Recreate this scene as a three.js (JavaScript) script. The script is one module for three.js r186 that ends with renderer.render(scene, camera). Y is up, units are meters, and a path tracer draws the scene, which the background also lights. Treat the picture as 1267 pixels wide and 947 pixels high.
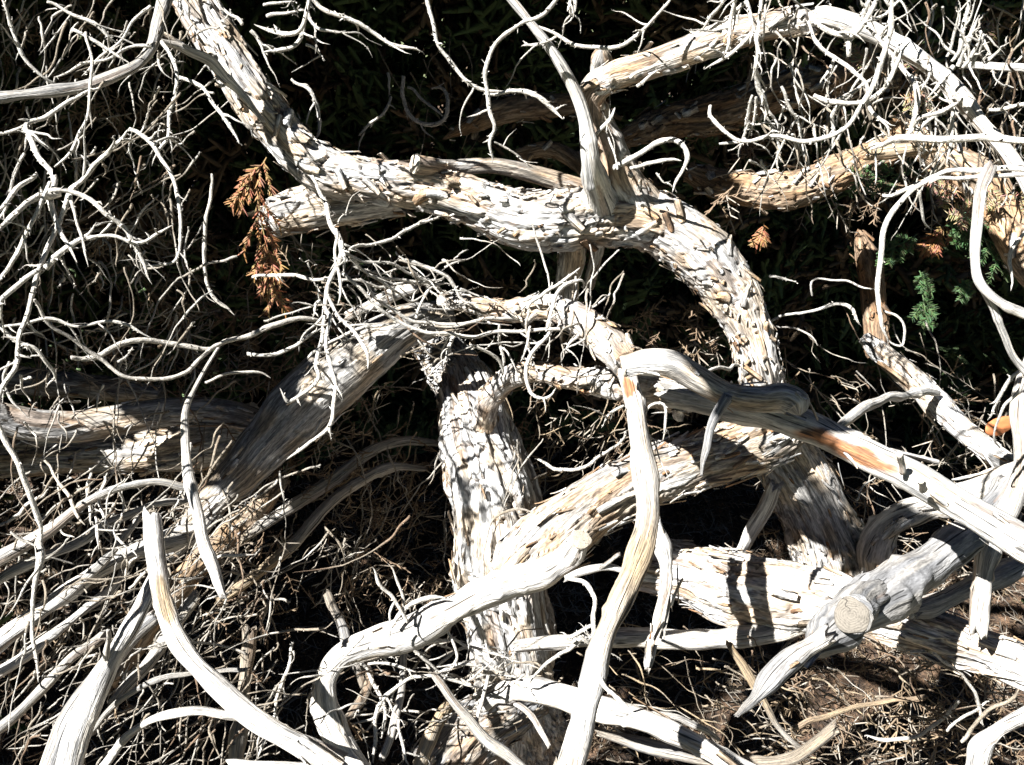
import * as THREE from 'three';
import { mergeGeometries } from 'three/addons/utils/BufferGeometryUtils.js';

// ---------------------------------------------------------------- camera, sky, sun, exposure
const scene = new THREE.Scene();
const CAM_H = 1.85, PITCH = 35 * Math.PI / 180, FOV = 46, PW = 1267, PH = 947;
const FPX = PH / 2 / Math.tan(FOV * Math.PI / 360);
const camera = new THREE.PerspectiveCamera(FOV, PW / PH, 0.02, 600);
camera.position.set(0, CAM_H, 0);
camera.rotation.set(-PITCH, 0, 0);
const RIGHT = new THREE.Vector3(1, 0, 0), UP = new THREE.Vector3(0, Math.cos(PITCH), -Math.sin(PITCH)), BACK = new THREE.Vector3(0, Math.sin(PITCH), Math.cos(PITCH));
// a photo pixel and a distance (metres along the lens axis) to a point of the place
const at = (px, py, d) => new THREE.Vector3().copy(camera.position).addScaledVector(RIGHT, (px - PW / 2) / FPX * d).addScaledVector(UP, (PH / 2 - py) / FPX * d).addScaledVector(BACK, -d);
const SUN = new THREE.Vector3(-0.53, 0.79, 0.30).normalize();

const skyData = new Float32Array(64 * 32 * 4);
for (let j = 0; j < 32; j++) for (let i = 0; i < 64; i++) {
  const e = Math.max(0, Math.sin(((j + 0.5) / 32 - 0.5) * Math.PI)), h = Math.pow(1 - e, 3), o = (j * 64 + i) * 4;
  skyData[o] = 0.008 + 0.022 * h; skyData[o + 1] = 0.015 + 0.027 * h; skyData[o + 2] = 0.033 + 0.030 * h; skyData[o + 3] = 1;
}
const sky = new THREE.DataTexture(skyData, 64, 32, THREE.RGBAFormat, THREE.FloatType);
sky.mapping = THREE.EquirectangularReflectionMapping; sky.magFilter = THREE.LinearFilter; sky.needsUpdate = true;
scene.background = sky; scene.environment = sky;
const sun = new THREE.DirectionalLight(new THREE.Color(1, 0.982, 0.955), 5);
sun.position.copy(SUN).multiplyScalar(6).add(new THREE.Vector3(0, 0.4, -1)); sun.target.position.set(0, 0.4, -1);
sun.castShadow = true; sun.shadow.mapSize.set(4096, 4096);
Object.assign(sun.shadow.camera, { left: -3, right: 3, top: 3, bottom: -3, near: 0.5, far: 14 });
scene.add(sun, sun.target);
const renderer = new THREE.WebGLRenderer({ antialias: true });
renderer.toneMapping = THREE.LinearToneMapping;
renderer.toneMappingExposure = 4.6;
renderer.shadowMap.enabled = true;

// ---------------------------------------------------------------- helpers
function rng(a) { return () => { a |= 0; a = a + 0x6D2B79F5 | 0; let t = Math.imul(a ^ a >>> 15, 1 | a); t = t + Math.imul(t ^ t >>> 7, 61 | t) ^ t; return ((t ^ t >>> 14) >>> 0) / 4294967296; }; }
const R = rng(4711);
const rr = (a, b) => a + (b - a) * R();
const h2 = (x, y, s) => { let n = Math.imul(x | 0, 374761393) ^ Math.imul(y | 0, 668265263) ^ Math.imul(s | 0, 1274126177); n = Math.imul(n ^ n >>> 13, 1274126177); n ^= n >>> 16; n = Math.imul(n, 2246822519); return ((n ^ n >>> 15) >>> 0) / 4294967296; };
const h3 = (x, y, z) => h2(x + Math.imul(z | 0, 7919), y, z);
const sm = t => t * t * (3 - 2 * t);
function noise(x, y, z) {          // value noise, -1..1
  const X = Math.floor(x), Y = Math.floor(y), Z = Math.floor(z), a = sm(x - X), b = sm(y - Y), c = sm(z - Z);
  const l = (p, q, t) => p + (q - p) * t;
  const v = k => l(l(h3(X, Y, Z + k), h3(X + 1, Y, Z + k), a), l(h3(X, Y + 1, Z + k), h3(X + 1, Y + 1, Z + k), a), b);
  return l(v(0), v(1), c) * 2 - 1;
}
function worley(u, v, nu, seed) {  // periodic in u; returns [F1, F2, hash, along]
  const U = Math.floor(u), V = Math.floor(v); let f1 = 9, f2 = 9, id = 0, al = 0;
  for (let i = -1; i <= 1; i++) for (let j = -1; j <= 1; j++) {
    const cx = ((U + i) % nu + nu) % nu, cy = V + j, hx = h2(cx, cy, seed), hy = h2(cx, cy, seed + 17);
    const dx = U + i + hx - u, dy = V + j + hy - v, d = Math.sqrt(dx * dx + dy * dy);
    if (d < f1) { f2 = f1; f1 = d; id = h2(cx, cy, seed + 31); al = -dy; } else if (d < f2) f2 = d;
  }
  return [f1, f2, id, al];
}
function tex(w, h, fn, srgb) {     // fn(u, v) -> [r, g, b] in 0..1, periodic
  const a = new Uint8Array(w * h * 4);
  for (let j = 0; j < h; j++) for (let i = 0; i < w; i++) { const c = fn(i / w, j / h), o = (j * w + i) * 4; for (let k = 0; k < 3; k++) a[o + k] = Math.max(0, Math.min(255, c[k] * 255)); a[o + 3] = 255; }
  const t = new THREE.DataTexture(a, w, h, THREE.RGBAFormat);
  t.wrapS = t.wrapT = THREE.RepeatWrapping; t.magFilter = THREE.LinearFilter; t.minFilter = THREE.LinearMipmapLinearFilter; t.generateMipmaps = true;
  if (srgb) t.colorSpace = THREE.SRGBColorSpace; t.needsUpdate = true; return t;
}
function pn(u, v, nx, ny, seed) {  // periodic value noise 0..1
  const x = u * nx, y = v * ny, X = Math.floor(x), Y = Math.floor(y), a = sm(x - X), b = sm(y - Y), g = (i, j) => h2((X + i) % nx, (Y + j) % ny, seed);
  return (g(0, 0) * (1 - a) + g(1, 0) * a) * (1 - b) + (g(0, 1) * (1 - a) + g(1, 1) * a) * b;
}
const streak = (u, v, s) => 0.4 * pn(u, v, 40, 9, s) + 0.3 * pn(u, v, 90, 16, s + 1) + 0.3 * pn(u, v, 180, 60, s + 2);
const lin = (a, b, t) => a + (b - a) * Math.max(0, Math.min(1, t));
const barkMap = tex(512, 512, (u, v) => { const s = streak(u, v, 1), p = pn(u, v, 7, 6, 9), k = lin(0.5, 1.0, (s - 0.25) * 2.1), f = lin(0, 1, (p - 0.45) * 3); return [k, k * lin(1, 0.93, f), k * lin(1, 0.84, f)]; }, true);
const barkBump = tex(512, 512, (u, v) => { const s = streak(u, v, 1); return [s, s, s]; });
const crack = (u, v) => { const w = u + 0.012 * (pn(u, v, 6, 8, 48) - 0.5), c = pn((w + 1) % 1, v, 46, 4, 44), d = pn((w + 1) % 1, v, 90, 7, 45); return Math.max(0, c > 0.84 ? (c - 0.84) / 0.06 : 0, d > 0.90 ? (d - 0.90) / 0.05 : 0); };
const woodMap = tex(512, 512, (u, v) => { const s = streak(u, v, 41), p = pn(u, v, 5, 4, 47), gr = lin(0, 1, (pn(u, v, 22, 3, 49) - 0.5) * 3), k = lin(0.62, 1.0, (s - 0.2) * 2) * lin(1, 0.35, crack(u, v)) * lin(1, 0.78, gr); return [k, k * lin(1, 0.97, p * (1 - gr)), k * lin(1, 0.92, p * (1 - gr))]; }, true);
const woodBump = tex(512, 512, (u, v) => { const s = streak(u, v, 41) * lin(1, 0.25, crack(u, v)); return [s, s, s]; });
const twigMap = tex(256, 256, (u, v) => { const n = 0.5 * pn(u, v, 24, 24, 61) + 0.5 * pn(u, v, 70, 70, 62), k = lin(0.6, 1, (n - 0.2) * 1.8); return [k, k * 0.985, k * 0.955]; }, true);
const twigBump = tex(256, 256, (u, v) => { const n = 0.5 * pn(u, v, 24, 24, 61) + 0.5 * pn(u, v, 70, 70, 62); return [n, n, n]; });
const ringMap = tex(256, 256, (u, v) => { const x = u - 0.5, y = v - 0.5, a = Math.atan2(y, x), r = Math.hypot(x, y) * (1 + 0.06 * Math.sin(2 * a + 1) + 0.04 * Math.sin(5 * a)), w = Math.sin(r * 105 + 5 * pn(u, v, 5, 5, 71) + 3 * pn(u, v, 14, 14, 73)), c = Math.abs(a - 0.9 - 0.15 * Math.sin(r * 30)) < 0.035 && r > 0.1 ? 0.6 : 1, k = (0.86 + 0.09 * w * pn(u, v, 8, 8, 74)) * c * lin(0.85, 1, pn(u, v, 30, 30, 72) * 2); return [k, k * 0.97, k * 0.92]; }, true);
const soilMap = tex(512, 512, (u, v) => { const n = 0.4 * pn(u, v, 12, 12, 81) + 0.3 * pn(u, v, 50, 50, 82) + 0.3 * pn(u, v, 160, 160, 83), k = lin(0.35, 1, (n - 0.25) * 2); return [k, k * 0.9, k * 0.8]; }, true);
const soilBump = tex(512, 512, (u, v) => { const n = 0.4 * pn(u, v, 12, 12, 81) + 0.3 * pn(u, v, 50, 50, 82) + 0.3 * pn(u, v, 160, 160, 83); return [n, n, n]; });
const mat = (o) => new THREE.MeshStandardMaterial({ vertexColors: true, roughness: 0.92, metalness: 0, ...o });
const M = {
  bark: mat({ map: barkMap, bumpMap: barkBump, bumpScale: 0.0016, side: THREE.DoubleSide }),
  wood: mat({ map: woodMap, bumpMap: woodBump, bumpScale: 0.0014, roughness: 0.85 }),
  twig: mat({ map: twigMap, bumpMap: twigBump, bumpScale: 0.0008, roughness: 0.9 }),
  speck: mat({ map: twigMap, bumpMap: twigBump, bumpScale: 0.0012 }),
  cut: mat({ map: ringMap, bumpMap: ringMap, bumpScale: 0.0008 }),
  soil: mat({ vertexColors: false, map: soilMap, bumpMap: soilBump, bumpScale: 0.012, color: new THREE.Color(0.115, 0.085, 0.06) }),
  leaf: mat({ roughness: 0.75, side: THREE.DoubleSide }),
};
const ball3 = () => new THREE.Vector3(R() * 2 - 1, R() * 2 - 1, R() * 2 - 1);
const taken = new Map();
function numbered(n) { const k = taken.get(n) || 0; taken.set(n, k + 1); return k ? n + '_' + String(k).padStart(3, '0') : n; }
function shadows(o) { o.castShadow = o.receiveShadow = true; return o; }

// linear colours of the wood; slate stands in for shade on the sawn-knot stub
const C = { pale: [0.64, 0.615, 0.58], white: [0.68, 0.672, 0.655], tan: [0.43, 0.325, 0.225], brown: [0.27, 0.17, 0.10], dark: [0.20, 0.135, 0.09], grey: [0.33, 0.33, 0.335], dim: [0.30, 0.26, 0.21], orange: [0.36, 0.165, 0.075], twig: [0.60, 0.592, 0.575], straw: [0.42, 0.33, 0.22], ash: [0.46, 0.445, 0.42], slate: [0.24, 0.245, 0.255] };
const mixc = (a, b, t) => [lin(a[0], b[0], t), lin(a[1], b[1], t), lin(a[2], b[2], t)];

// ---------------------------------------------------------------- a swept, uneven stem
const shadeStems = [], thickShade = [];
const litPoints = [];              // places that the photograph shows in the sun
let stemSeed = 1;
function parse(str, d0, d1) {
  const l = str.trim().split(/\s+/).map(t => t.split(',').map(Number));
  return l.map(([x, y, r, d], i) => { const dd = d ?? lin(d0, d1, l.length > 1 ? i / (l.length - 1) : 0); return { p: at(x, y, dd), r: Math.max(0.8, r ?? 3) / FPX * dd }; });
}
// kinds: B shaggy bark, S weathered bare wood, T rough twig
function stem(pts, kind, o = {}) {
  const seed = stemSeed++, n = pts.length;
  const curve = new THREE.CatmullRomCurve3(pts.map(q => q.p), false, 'centripetal');
  const rad = t => { const x = t * (n - 1), i = Math.min(n - 2, Math.floor(x)); return lin(pts[i].r, pts[i + 1].r, sm(x - i)); };
  const meanR = pts.reduce((a, q) => a + q.r, 0) / n, maxR = Math.max(...pts.map(q => q.r));
  const step = kind === 'B' ? 0.0028 : kind === 'S' ? Math.max(0.003, meanR * 0.35) : Math.max(0.004, meanR * 1.3);
  const nt = kind === 'B' ? Math.max(20, Math.min(120, Math.round(6.28 * maxR / 0.0022))) : kind === 'S' ? Math.max(10, Math.min(48, Math.round(6.28 * maxR / 0.0025))) : 6;
  // rings
  const ring = []; let s = 0;
  for (let i = 0; i < n - 1; i++) {
    const L = pts[i].p.distanceTo(pts[i + 1].p), m = Math.max(2, Math.ceil(L / step));
    for (let k = 0; k < m + (i === n - 2 ? 1 : 0); k++) { const t = (i + k / m) / (n - 1), c = curve.getPoint(t); if (ring.length) s += c.distanceTo(ring[ring.length - 1].c); ring.push({ c, t, s, r: rad(t) }); }
  }
  const len = s, N = ring.length;
  for (let i = 0; i < N; i++) ring[i].T = new THREE.Vector3().subVectors(ring[Math.min(N - 1, i + 1)].c, ring[Math.max(0, i - 1)].c).normalize();
  let nv = Math.abs(ring[0].T.y) < 0.8 ? new THREE.Vector3(0, 1, 0) : new THREE.Vector3(1, 0, 0);
  for (const g of ring) { nv.addScaledVector(g.T, -nv.dot(g.T)).normalize(); g.N = nv.clone(); g.B = new THREE.Vector3().crossVectors(g.T, g.N); }
  // kinks that a grown stem has
  const wob = (o.wob ?? (kind === 'T' ? 1.6 : kind === 'S' ? 0.38 : 0.12)) * meanR, wf = kind === 'T' ? 1 / (meanR * 9 + 0.008) : kind === 'S' ? 1 / (meanR * 7) : 9;
  for (const g of ring) { const e = Math.min(1, Math.min(g.s, len - g.s) / (4 * meanR + 0.001)); g.c.addScaledVector(g.N, wob * e * noise(g.s * wf, seed, 3)).addScaledVector(g.B, wob * e * noise(g.s * wf, seed, 9)); }
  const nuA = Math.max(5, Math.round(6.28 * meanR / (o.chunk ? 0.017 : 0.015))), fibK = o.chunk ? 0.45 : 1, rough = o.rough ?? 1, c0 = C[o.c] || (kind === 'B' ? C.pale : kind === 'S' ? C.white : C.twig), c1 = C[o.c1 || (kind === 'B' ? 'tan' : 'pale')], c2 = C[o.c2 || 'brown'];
  const tone = 0.9 + 0.2 * h2(seed, 5, 5), plateL = (o.plate ?? 0.05) * 1.25;
  const P = new Float32Array(N * (nt + 1) * 3), Col = new Float32Array(N * (nt + 1) * 3), UV = new Float32Array(N * (nt + 1) * 2), uN = Math.max(1, Math.round(6.28 * meanR / 0.09));
  const v = new THREE.Vector3(), patches = (o.patch || []).map(([x, y, d, la, lb, c]) => { let best = null, bd = 1e9; for (const g of ring) { const dep = camera.position.clone().sub(g.c).dot(BACK), e = g.c.distanceTo(at(x, y, dep)); if (e < bd) { bd = e; best = dep - g.r * 0.9; } } return { p: at(x, y, best), la, lb, c: C[c] }; });
  let q = 0, qu = 0;
  for (let i = 0; i < N; i++) {
    const g = ring[i];
    const tipFade = (o.tip0 ? Math.min(1, g.s / (o.tip0 * 1.0)) : 1) * (o.tip1 ? Math.min(1, (len - g.s) / o.tip1) : 1);
    let r0 = g.r * (0.12 + 0.88 * Math.sqrt(Math.max(0, tipFade)));
    if (o.knots) for (const [ks, ka] of o.knots) { const x = (g.s / len - ks) * len / (g.r * 1.1); r0 *= 1 + ka * Math.exp(-x * x); }
    for (let j = 0; j <= nt; j++) {
      const th = j / nt * Math.PI * 2, ct = Math.cos(th), st = Math.sin(th), jj = j % nt;
      let h = 0, col;
      const X = ct * meanR, Y = st * meanR;
      if (kind === 'B') {
        const ck = o.chunk ? lin(0, 1, (g.t - (o.chunkFrom ?? 0)) * 5 + 0.2) : 0, fk = lin(1, fibK, ck), bare = lin(1, 0.3, (noise(X * 20 + 9, Y * 20, g.s * 8 + seed * 4) - 0.05) * 3);
        const wu = th / 6.2832 * nuA + 0.9 * noise(X * 30, Y * 30, g.s * 14 + seed), wv = g.s / plateL + 1.3 * noise(X * 34 + 7, Y * 34, g.s * 12 + seed);
        const w = worley(j === nt ? wu - nuA : wu, wv, nuA, seed), e = w[1] - w[0] + (w[2] * 5 % 1 < 0.4 ? 0.12 : 0);
        const fib = noise(X * 330, Y * 330, g.s * 22 + seed * 3.1), fib2 = noise(X * 150, Y * 150, g.s * 9 + seed * 1.7);
        h = bare * rough * meanR * (0.11 * (w[2] - 0.5) + 0.09 * w[3] * (w[2] > 0.35 ? 1 : -0.4) + fk * (0.085 * fib + 0.09 * fib2) + 0.05 * noise(X * 600, Y * 600, g.s * 120 + seed) + ck * (o.chunk ? 0.06 * noise(X * 130, Y * 130, g.s * 110 + seed) - 0.35 * Math.max(0, noise(X * 190, Y * 190, g.s * 120 + seed * 3) - 0.62) : 0) - 0.16 * Math.max(0, 1 - e / 0.09)) + meanR * 0.12 * noise(X * 26, Y * 26, g.s * 13 + seed);
        const pk = w[2] * 7 % 1, big = noise(X * 22, Y * 22, g.s * 9 + seed * 2) * 0.5 + 0.5;
        col = mixc(c0, c1, (pk - 0.58) * 2.0 * (0.3 + big)); if (w[2] * 13 % 1 > lin(0.92, 0.80, ck)) col = mixc(col, c2, 0.6);
        if (e < 0.06) col = mixc(col, c2, 0.6); if (ck > 0.5) col = mixc(col, c1, 0.55 * Math.max(0, noise(X * 60, Y * 60, g.s * 45 + seed * 6)));
        col = mixc(col, c1, 0.35 * fibK * Math.max(0, fib)); if (o.chunk && noise(X * 190, Y * 190, g.s * 120 + seed * 3) > 0.66) col = mixc(col, c2, 0.7);
      } else if (kind === 'S') {
        const f = noise(X * 420, Y * 420, g.s * 12 + seed), f2 = noise(X * 60, Y * 60, g.s * 16 + seed * 1.3), cr = noise(X * 200, Y * 200, g.s * 7 + seed * 5);
        const lump = noise(X * 25 + 5, Y * 25, g.s * 38 + seed * 2.3), kn = Math.max(0, noise(X * 70 + 1, Y * 70, g.s * 70 + seed * 7) - 0.55);
        h = meanR * (0.045 * f + 0.11 * f2 * rough + 0.17 * lump * rough + 0.12 * Math.cos(2 * th + 4 * noise(g.s * 6, seed, 1)) + 0.8 * kn - (cr > 0.5 ? 0.16 * Math.min(1, (cr - 0.5) * 7) : 0));
        col = mixc(c0, c1, 0.5 + 0.9 * noise(X * 30 + 3, Y * 30, g.s * 14 + seed));
        if (cr > 0.56) col = mixc(col, c2, 0.55); if (f > 0.6) col = mixc(col, c1, 0.5);
      } else {
        const f = noise(X * 500 + seed, Y * 500, g.s * 210);
        h = meanR * (0.24 * f * rough); col = mixc(c0, c1, 0.35 + 0.8 * noise(X * 100, Y * 100, g.s * 30 + seed));
      }
      for (const pt of patches) { v.copy(g.c).addScaledVector(g.N, ct * r0).addScaledVector(g.B, st * r0).sub(pt.p); const al = v.dot(g.T), pe = Math.sqrt(Math.max(0, v.lengthSq() - al * al)); const dd = Math.hypot(al / pt.la, pe / pt.lb) + 0.35 * noise(X * 90, Y * 90, g.s * 60 + seed); if (dd < 1) { col = mixc(col, pt.c, (1 - dd) * 4); h -= meanR * 0.05 * Math.min(1, (1 - dd) * 6); } }
      const rd = Math.max(r0 * 0.3, r0 + h * Math.min(1, r0 / meanR));
      P[q] = g.c.x + (g.N.x * ct + g.B.x * st) * rd; P[q + 1] = g.c.y + (g.N.y * ct + g.B.y * st) * rd; P[q + 2] = g.c.z + (g.N.z * ct + g.B.z * st) * rd;
      Col[q] = col[0] * tone; Col[q + 1] = col[1] * tone; Col[q + 2] = col[2] * tone; q += 3;
      if (kind === 'S' && !o.cut0 && !o.cut1 && (i < 3 || i > N - 4)) { const e = Math.min(i, N - 1 - i), jag = g.r * (1 - e / 3) * 1.3 * (noise(X * 260, Y * 260, seed) + 0.5 * noise(X * 700, Y * 700, seed + 4)) * (i < 3 ? -1 : 1); P[q - 3] += g.T.x * jag; P[q - 2] += g.T.y * jag; P[q - 1] += g.T.z * jag; }
      UV[qu++] = j / nt * uN; UV[qu++] = g.s / (kind === 'T' ? 0.06 : 0.22) + seed * 0.37;
    }
  }
  const idx = [];
  for (let i = 0; i < N - 1; i++) for (let j = 0; j < nt; j++) { const a = i * (nt + 1) + j, b = a + nt + 1; idx.push(a, a + 1, b, b, a + 1, b + 1); }
  // close both ends with a slightly domed cap
  const pa = [...P], ca = [...Col], ua = [...UV];
  for (const e of [0, N - 1]) {
    const g = ring[e], k = pa.length / 3, out = e ? 1 : -1, b = e * (nt + 1);
    pa.push(g.c.x + g.T.x * out * g.r * 0.15, g.c.y + g.T.y * out * g.r * 0.15, g.c.z + g.T.z * out * g.r * 0.15); ca.push(Col[b * 3], Col[b * 3 + 1], Col[b * 3 + 2]); ua.push(0.5, UV[b * 2 + 1]);
    for (let j = 0; j < nt; j++) e ? idx.push(b + j, b + j + 1, k) : idx.push(b + j + 1, b + j, k);
  }
  let geo = new THREE.BufferGeometry();
  geo.setAttribute('position', new THREE.Float32BufferAttribute(pa, 3)); geo.setAttribute('color', new THREE.Float32BufferAttribute(ca, 3)); geo.setAttribute('uv', new THREE.Float32BufferAttribute(ua, 2)); geo.setIndex(idx);
  geo.computeVertexNormals();
  const nr = geo.attributes.normal;
  for (let i = 0; i < N; i++) { const a = i * (nt + 1), b = a + nt; v.set(nr.getX(a) + nr.getX(b), nr.getY(a) + nr.getY(b), nr.getZ(a) + nr.getZ(b)).normalize(); nr.setXYZ(a, v.x, v.y, v.z); nr.setXYZ(b, v.x, v.y, v.z); }
  const S = { geo, ring, len, meanR, nt, kind, seed, c0, c1, c2 };
  S.surf = (t, th) => { const g = ring[Math.max(0, Math.min(N - 1, Math.round(t * (N - 1))))], nn = g.N.clone().multiplyScalar(Math.cos(th)).addScaledVector(g.B, Math.sin(th)); return { p: g.c.clone().addScaledVector(nn, g.r * (1 + 0.02)), n: nn, t: g.T, r: g.r }; };
  if (o.spikes !== 0 && kind === 'T') S.geo = geo = mergeGeometries([geo, spikes(S, o.spikes ?? 1)]);
  if (o.sh && pts.length > 4) for (let i = 0; i < N; i += 8) shadeStems.push(ring[i].c.clone());
  if (o.sh && meanR > 0.01) for (let i = Math.floor(N * (o.litEnd || 0)); i < N; i += 4) thickShade.push([ring[i].c, ring[i].r]);
  if (o.litEnd) for (let i = 0; i < N * o.litEnd; i += 2) litPoints.push([ring[i].c, ring[i].r]);
  if (o.shTo) for (let i = 0; i < N * o.shTo; i += 3) shadeStems.push(ring[i].c.clone());
  if (!o.sh) for (let i = 0; i < N; i += Math.max(1, Math.round(0.008 / step))) if (!o.litFrom || (ring[i].t >= o.litFrom[0] && ring[i].t <= o.litFrom[1])) litPoints.push([ring[i].c, ring[i].r]);
  return S;
}
// the small dead scale leaves and leaf scars that stand off an old juniper twig
function spikes(S, dens) {
  const p = [], c = [], u = [], nrm = [], m = Math.ceil(S.len / 0.0042 * dens), a = new THREE.Vector3(), side = new THREE.Vector3(), n = new THREE.Vector3();
  for (let k = 0; k < m; k++) {
    const f = S.surf(R(), R() * 6.283), big = R() < 0.10, L = Math.min(0.009, f.r * (big ? rr(1.8, 3.4) : rr(0.6, 1.4))) + 0.0006, w = Math.min(0.0022, f.r * rr(0.3, 0.55)), fl = R() < 0.5 ? -1 : 1;
    side.crossVectors(f.n, f.t).normalize(); f.p.addScaledVector(f.n, -f.r * 0.25);
    const apex = a.copy(f.p).addScaledVector(f.n, L * rr(0.5, 0.9)).addScaledVector(f.t, L * rr(0.3, 1.1) * fl).clone();
    const b0 = f.p.clone().addScaledVector(side, w), b1 = f.p.clone().addScaledVector(side, -w), b2 = f.p.clone().addScaledVector(f.t, w * 1.6 * fl), col = mixc(S.c0, S.c1, R());
    for (const tri of [[b0, b1, apex], [b1, b2, apex], [b2, b0, apex]]) {
      n.subVectors(tri[1], tri[0]).cross(a.subVectors(tri[2], tri[0])).normalize(); if (n.dot(f.n) < -0.3) n.negate();
      for (const q of tri) { p.push(q.x, q.y, q.z); c.push(...col); u.push(q.x * 20, q.y * 20); nrm.push(n.x, n.y, n.z); }
    }
  }
  const g = new THREE.BufferGeometry();
  g.setAttribute('position', new THREE.Float32BufferAttribute(p, 3)); g.setAttribute('color', new THREE.Float32BufferAttribute(c, 3)); g.setAttribute('uv', new THREE.Float32BufferAttribute(u, 2)); g.setAttribute('normal', new THREE.Float32BufferAttribute(nrm, 3));
  g.setIndex([...Array(p.length / 3).keys()]); return g;
}
// one peeling strip of bark: unit length along z, lifted at one end, thin but solid
function stripGeometry(seed) {
  const n = 5, p = [], idx = [], u = [], rg = rng(seed), lift = 0.1 + 0.35 * rg(), tw = (rg() - 0.5) * 0.5, bow = 0.1 * rg();
  for (let i = 0; i <= n; i++) {
    const t = i / n, w = 0.5 * (0.55 + 0.45 * Math.sin(Math.PI * (0.15 + 0.75 * t))) * (0.8 + 0.4 * rg()), y = lift * t * t + bow * Math.sin(t * 3.14), x0 = tw * t * t * 0.8, th = 0.045;
    p.push(x0 - w, y - 0.05 * w, t - 0.5, x0, y + 0.10, t - 0.5, x0 + w, y - 0.05 * w, t - 0.5, x0, y + 0.10 - th * 2, t - 0.5);
    for (const x of [0, 0.04, 0.08, 0.04]) u.push(x + seed * 0.13, t * 0.2);
  }
  for (let i = 0; i < n; i++) for (let k = 0; k < 4; k++) { const a = i * 4 + k, b = i * 4 + (k + 1) % 4; idx.push(a, a + 4, b, b, a + 4, b + 4); }
  idx.push(0, 1, 2, 0, 2, 3); const e = n * 4; idx.push(e, e + 2, e + 1, e, e + 3, e + 2);
  const g = new THREE.BufferGeometry(); g.setAttribute('position', new THREE.Float32BufferAttribute(p, 3)); g.setAttribute('uv', new THREE.Float32BufferAttribute(u, 2)); g.setIndex(idx); g.computeVertexNormals(); return g;
}
const stripKinds = [];
for (let k = 0; k < 6; k++) { const g = stripGeometry(900 + k); stripKinds.push(['pale', 'white', 'tan', 'brown'].map(c => { const q = g.clone(), n = q.attributes.position.count, a = new Float32Array(n * 3); for (let i = 0; i < n; i++) a.set(C[c], i * 3); q.setAttribute('color', new THREE.BufferAttribute(a, 3)); return q; })); }
const basis = new THREE.Matrix4();
function stripMatrix(S, big, chunk) {
  const f = S.surf(chunk ? 1 - 0.98 * Math.pow(R(), 1.6) : rr(0.02, 0.98), R() * 6.283), len = chunk ? (big ? rr(0.013, 0.032) : rr(0.005, 0.014)) : big ? rr(0.022, 0.06) : rr(0.008, 0.026), wid = chunk ? (big ? rr(0.008, 0.015) : rr(0.003, 0.008)) : big ? rr(0.006, 0.013) : rr(0.002, 0.006), fl = R() < 0.5 ? -1 : 1;
  const z = f.t.clone().multiplyScalar(fl).addScaledVector(f.n, rr(-0.05, 0.12)).addScaledVector(new THREE.Vector3().crossVectors(f.n, f.t), chunk ? rr(-1.4, 1.4) : rr(-0.3, 0.3)).normalize(), y = f.n.clone().addScaledVector(z, -f.n.dot(z)).normalize(), x = new THREE.Vector3().crossVectors(y, z);
  return basis.clone().makeBasis(x.multiplyScalar(wid), y.multiplyScalar(Math.min(len * 0.55, 0.014)), z.multiplyScalar(len)).setPosition(f.p.addScaledVector(f.n, big ? 0.001 : 0.0005));
}
function capGeometry(S, end, cc = [0.62, 0.6, 0.56]) {
  const N = S.ring.length, g = S.ring[end ? N - 1 : 0], out = g.T.clone().multiplyScalar(end ? 1 : -1), p = [], u = [], idx = [], c = [], m = 24;
  const pt = (a, r, lift) => g.c.clone().addScaledVector(g.N, Math.cos(a) * r).addScaledVector(g.B, Math.sin(a) * r).addScaledVector(out, lift);
  const push = (q, x, y) => { p.push(q.x, q.y, q.z); u.push(0.5 + 0.46 * x, 0.5 + 0.46 * y); c.push(...cc); };
  push(pt(0, 0, g.r * 0.19), 0, 0);
  for (const [f, l] of [[0.55, 0.19], [0.93, 0.17], [1.0, 0.06], [0.97, -0.1]]) for (let j = 0; j < m; j++) { const a = j / m * 6.2832, w = 1 + 0.12 * noise(Math.cos(a) * 2 + S.seed, Math.sin(a) * 2, f * 3); push(pt(a, g.r * f * w * 0.99, g.r * (l + 0.10 * noise(Math.cos(a) * 3 * f, Math.sin(a) * 3 * f, S.seed))), Math.cos(a) * f, Math.sin(a) * f); }
  for (let j = 0; j < m; j++) { const b = (j + 1) % m; idx.push(0, 1 + j, 1 + b); for (let k = 0; k < 3; k++) { const o = 1 + k * m; idx.push(o + j, o + m + j, o + b, o + b, o + m + j, o + m + b); } }
  const ge = new THREE.BufferGeometry(); ge.setAttribute('position', new THREE.Float32BufferAttribute(p, 3)); ge.setAttribute('uv', new THREE.Float32BufferAttribute(u, 2)); ge.setAttribute('color', new THREE.Float32BufferAttribute(c, 3)); ge.setIndex(idx); ge.computeVertexNormals(); return ge;
}
function thing(name, label, category, base, group) {
  const o = new THREE.Group(); o.name = numbered(name); o.position.copy(base); scene.add(o); o.userData = { label, category }; if (group) o.userData.group = group; return o;
}
function put(name, geo, m, parent, base) { geo.translate(-base.x, -base.y, -base.z); const o = shadows(new THREE.Mesh(geo, m)); o.name = name; parent.add(o); return o; }
const matOf = { B: M.bark, S: M.wood, T: M.twig };
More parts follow.
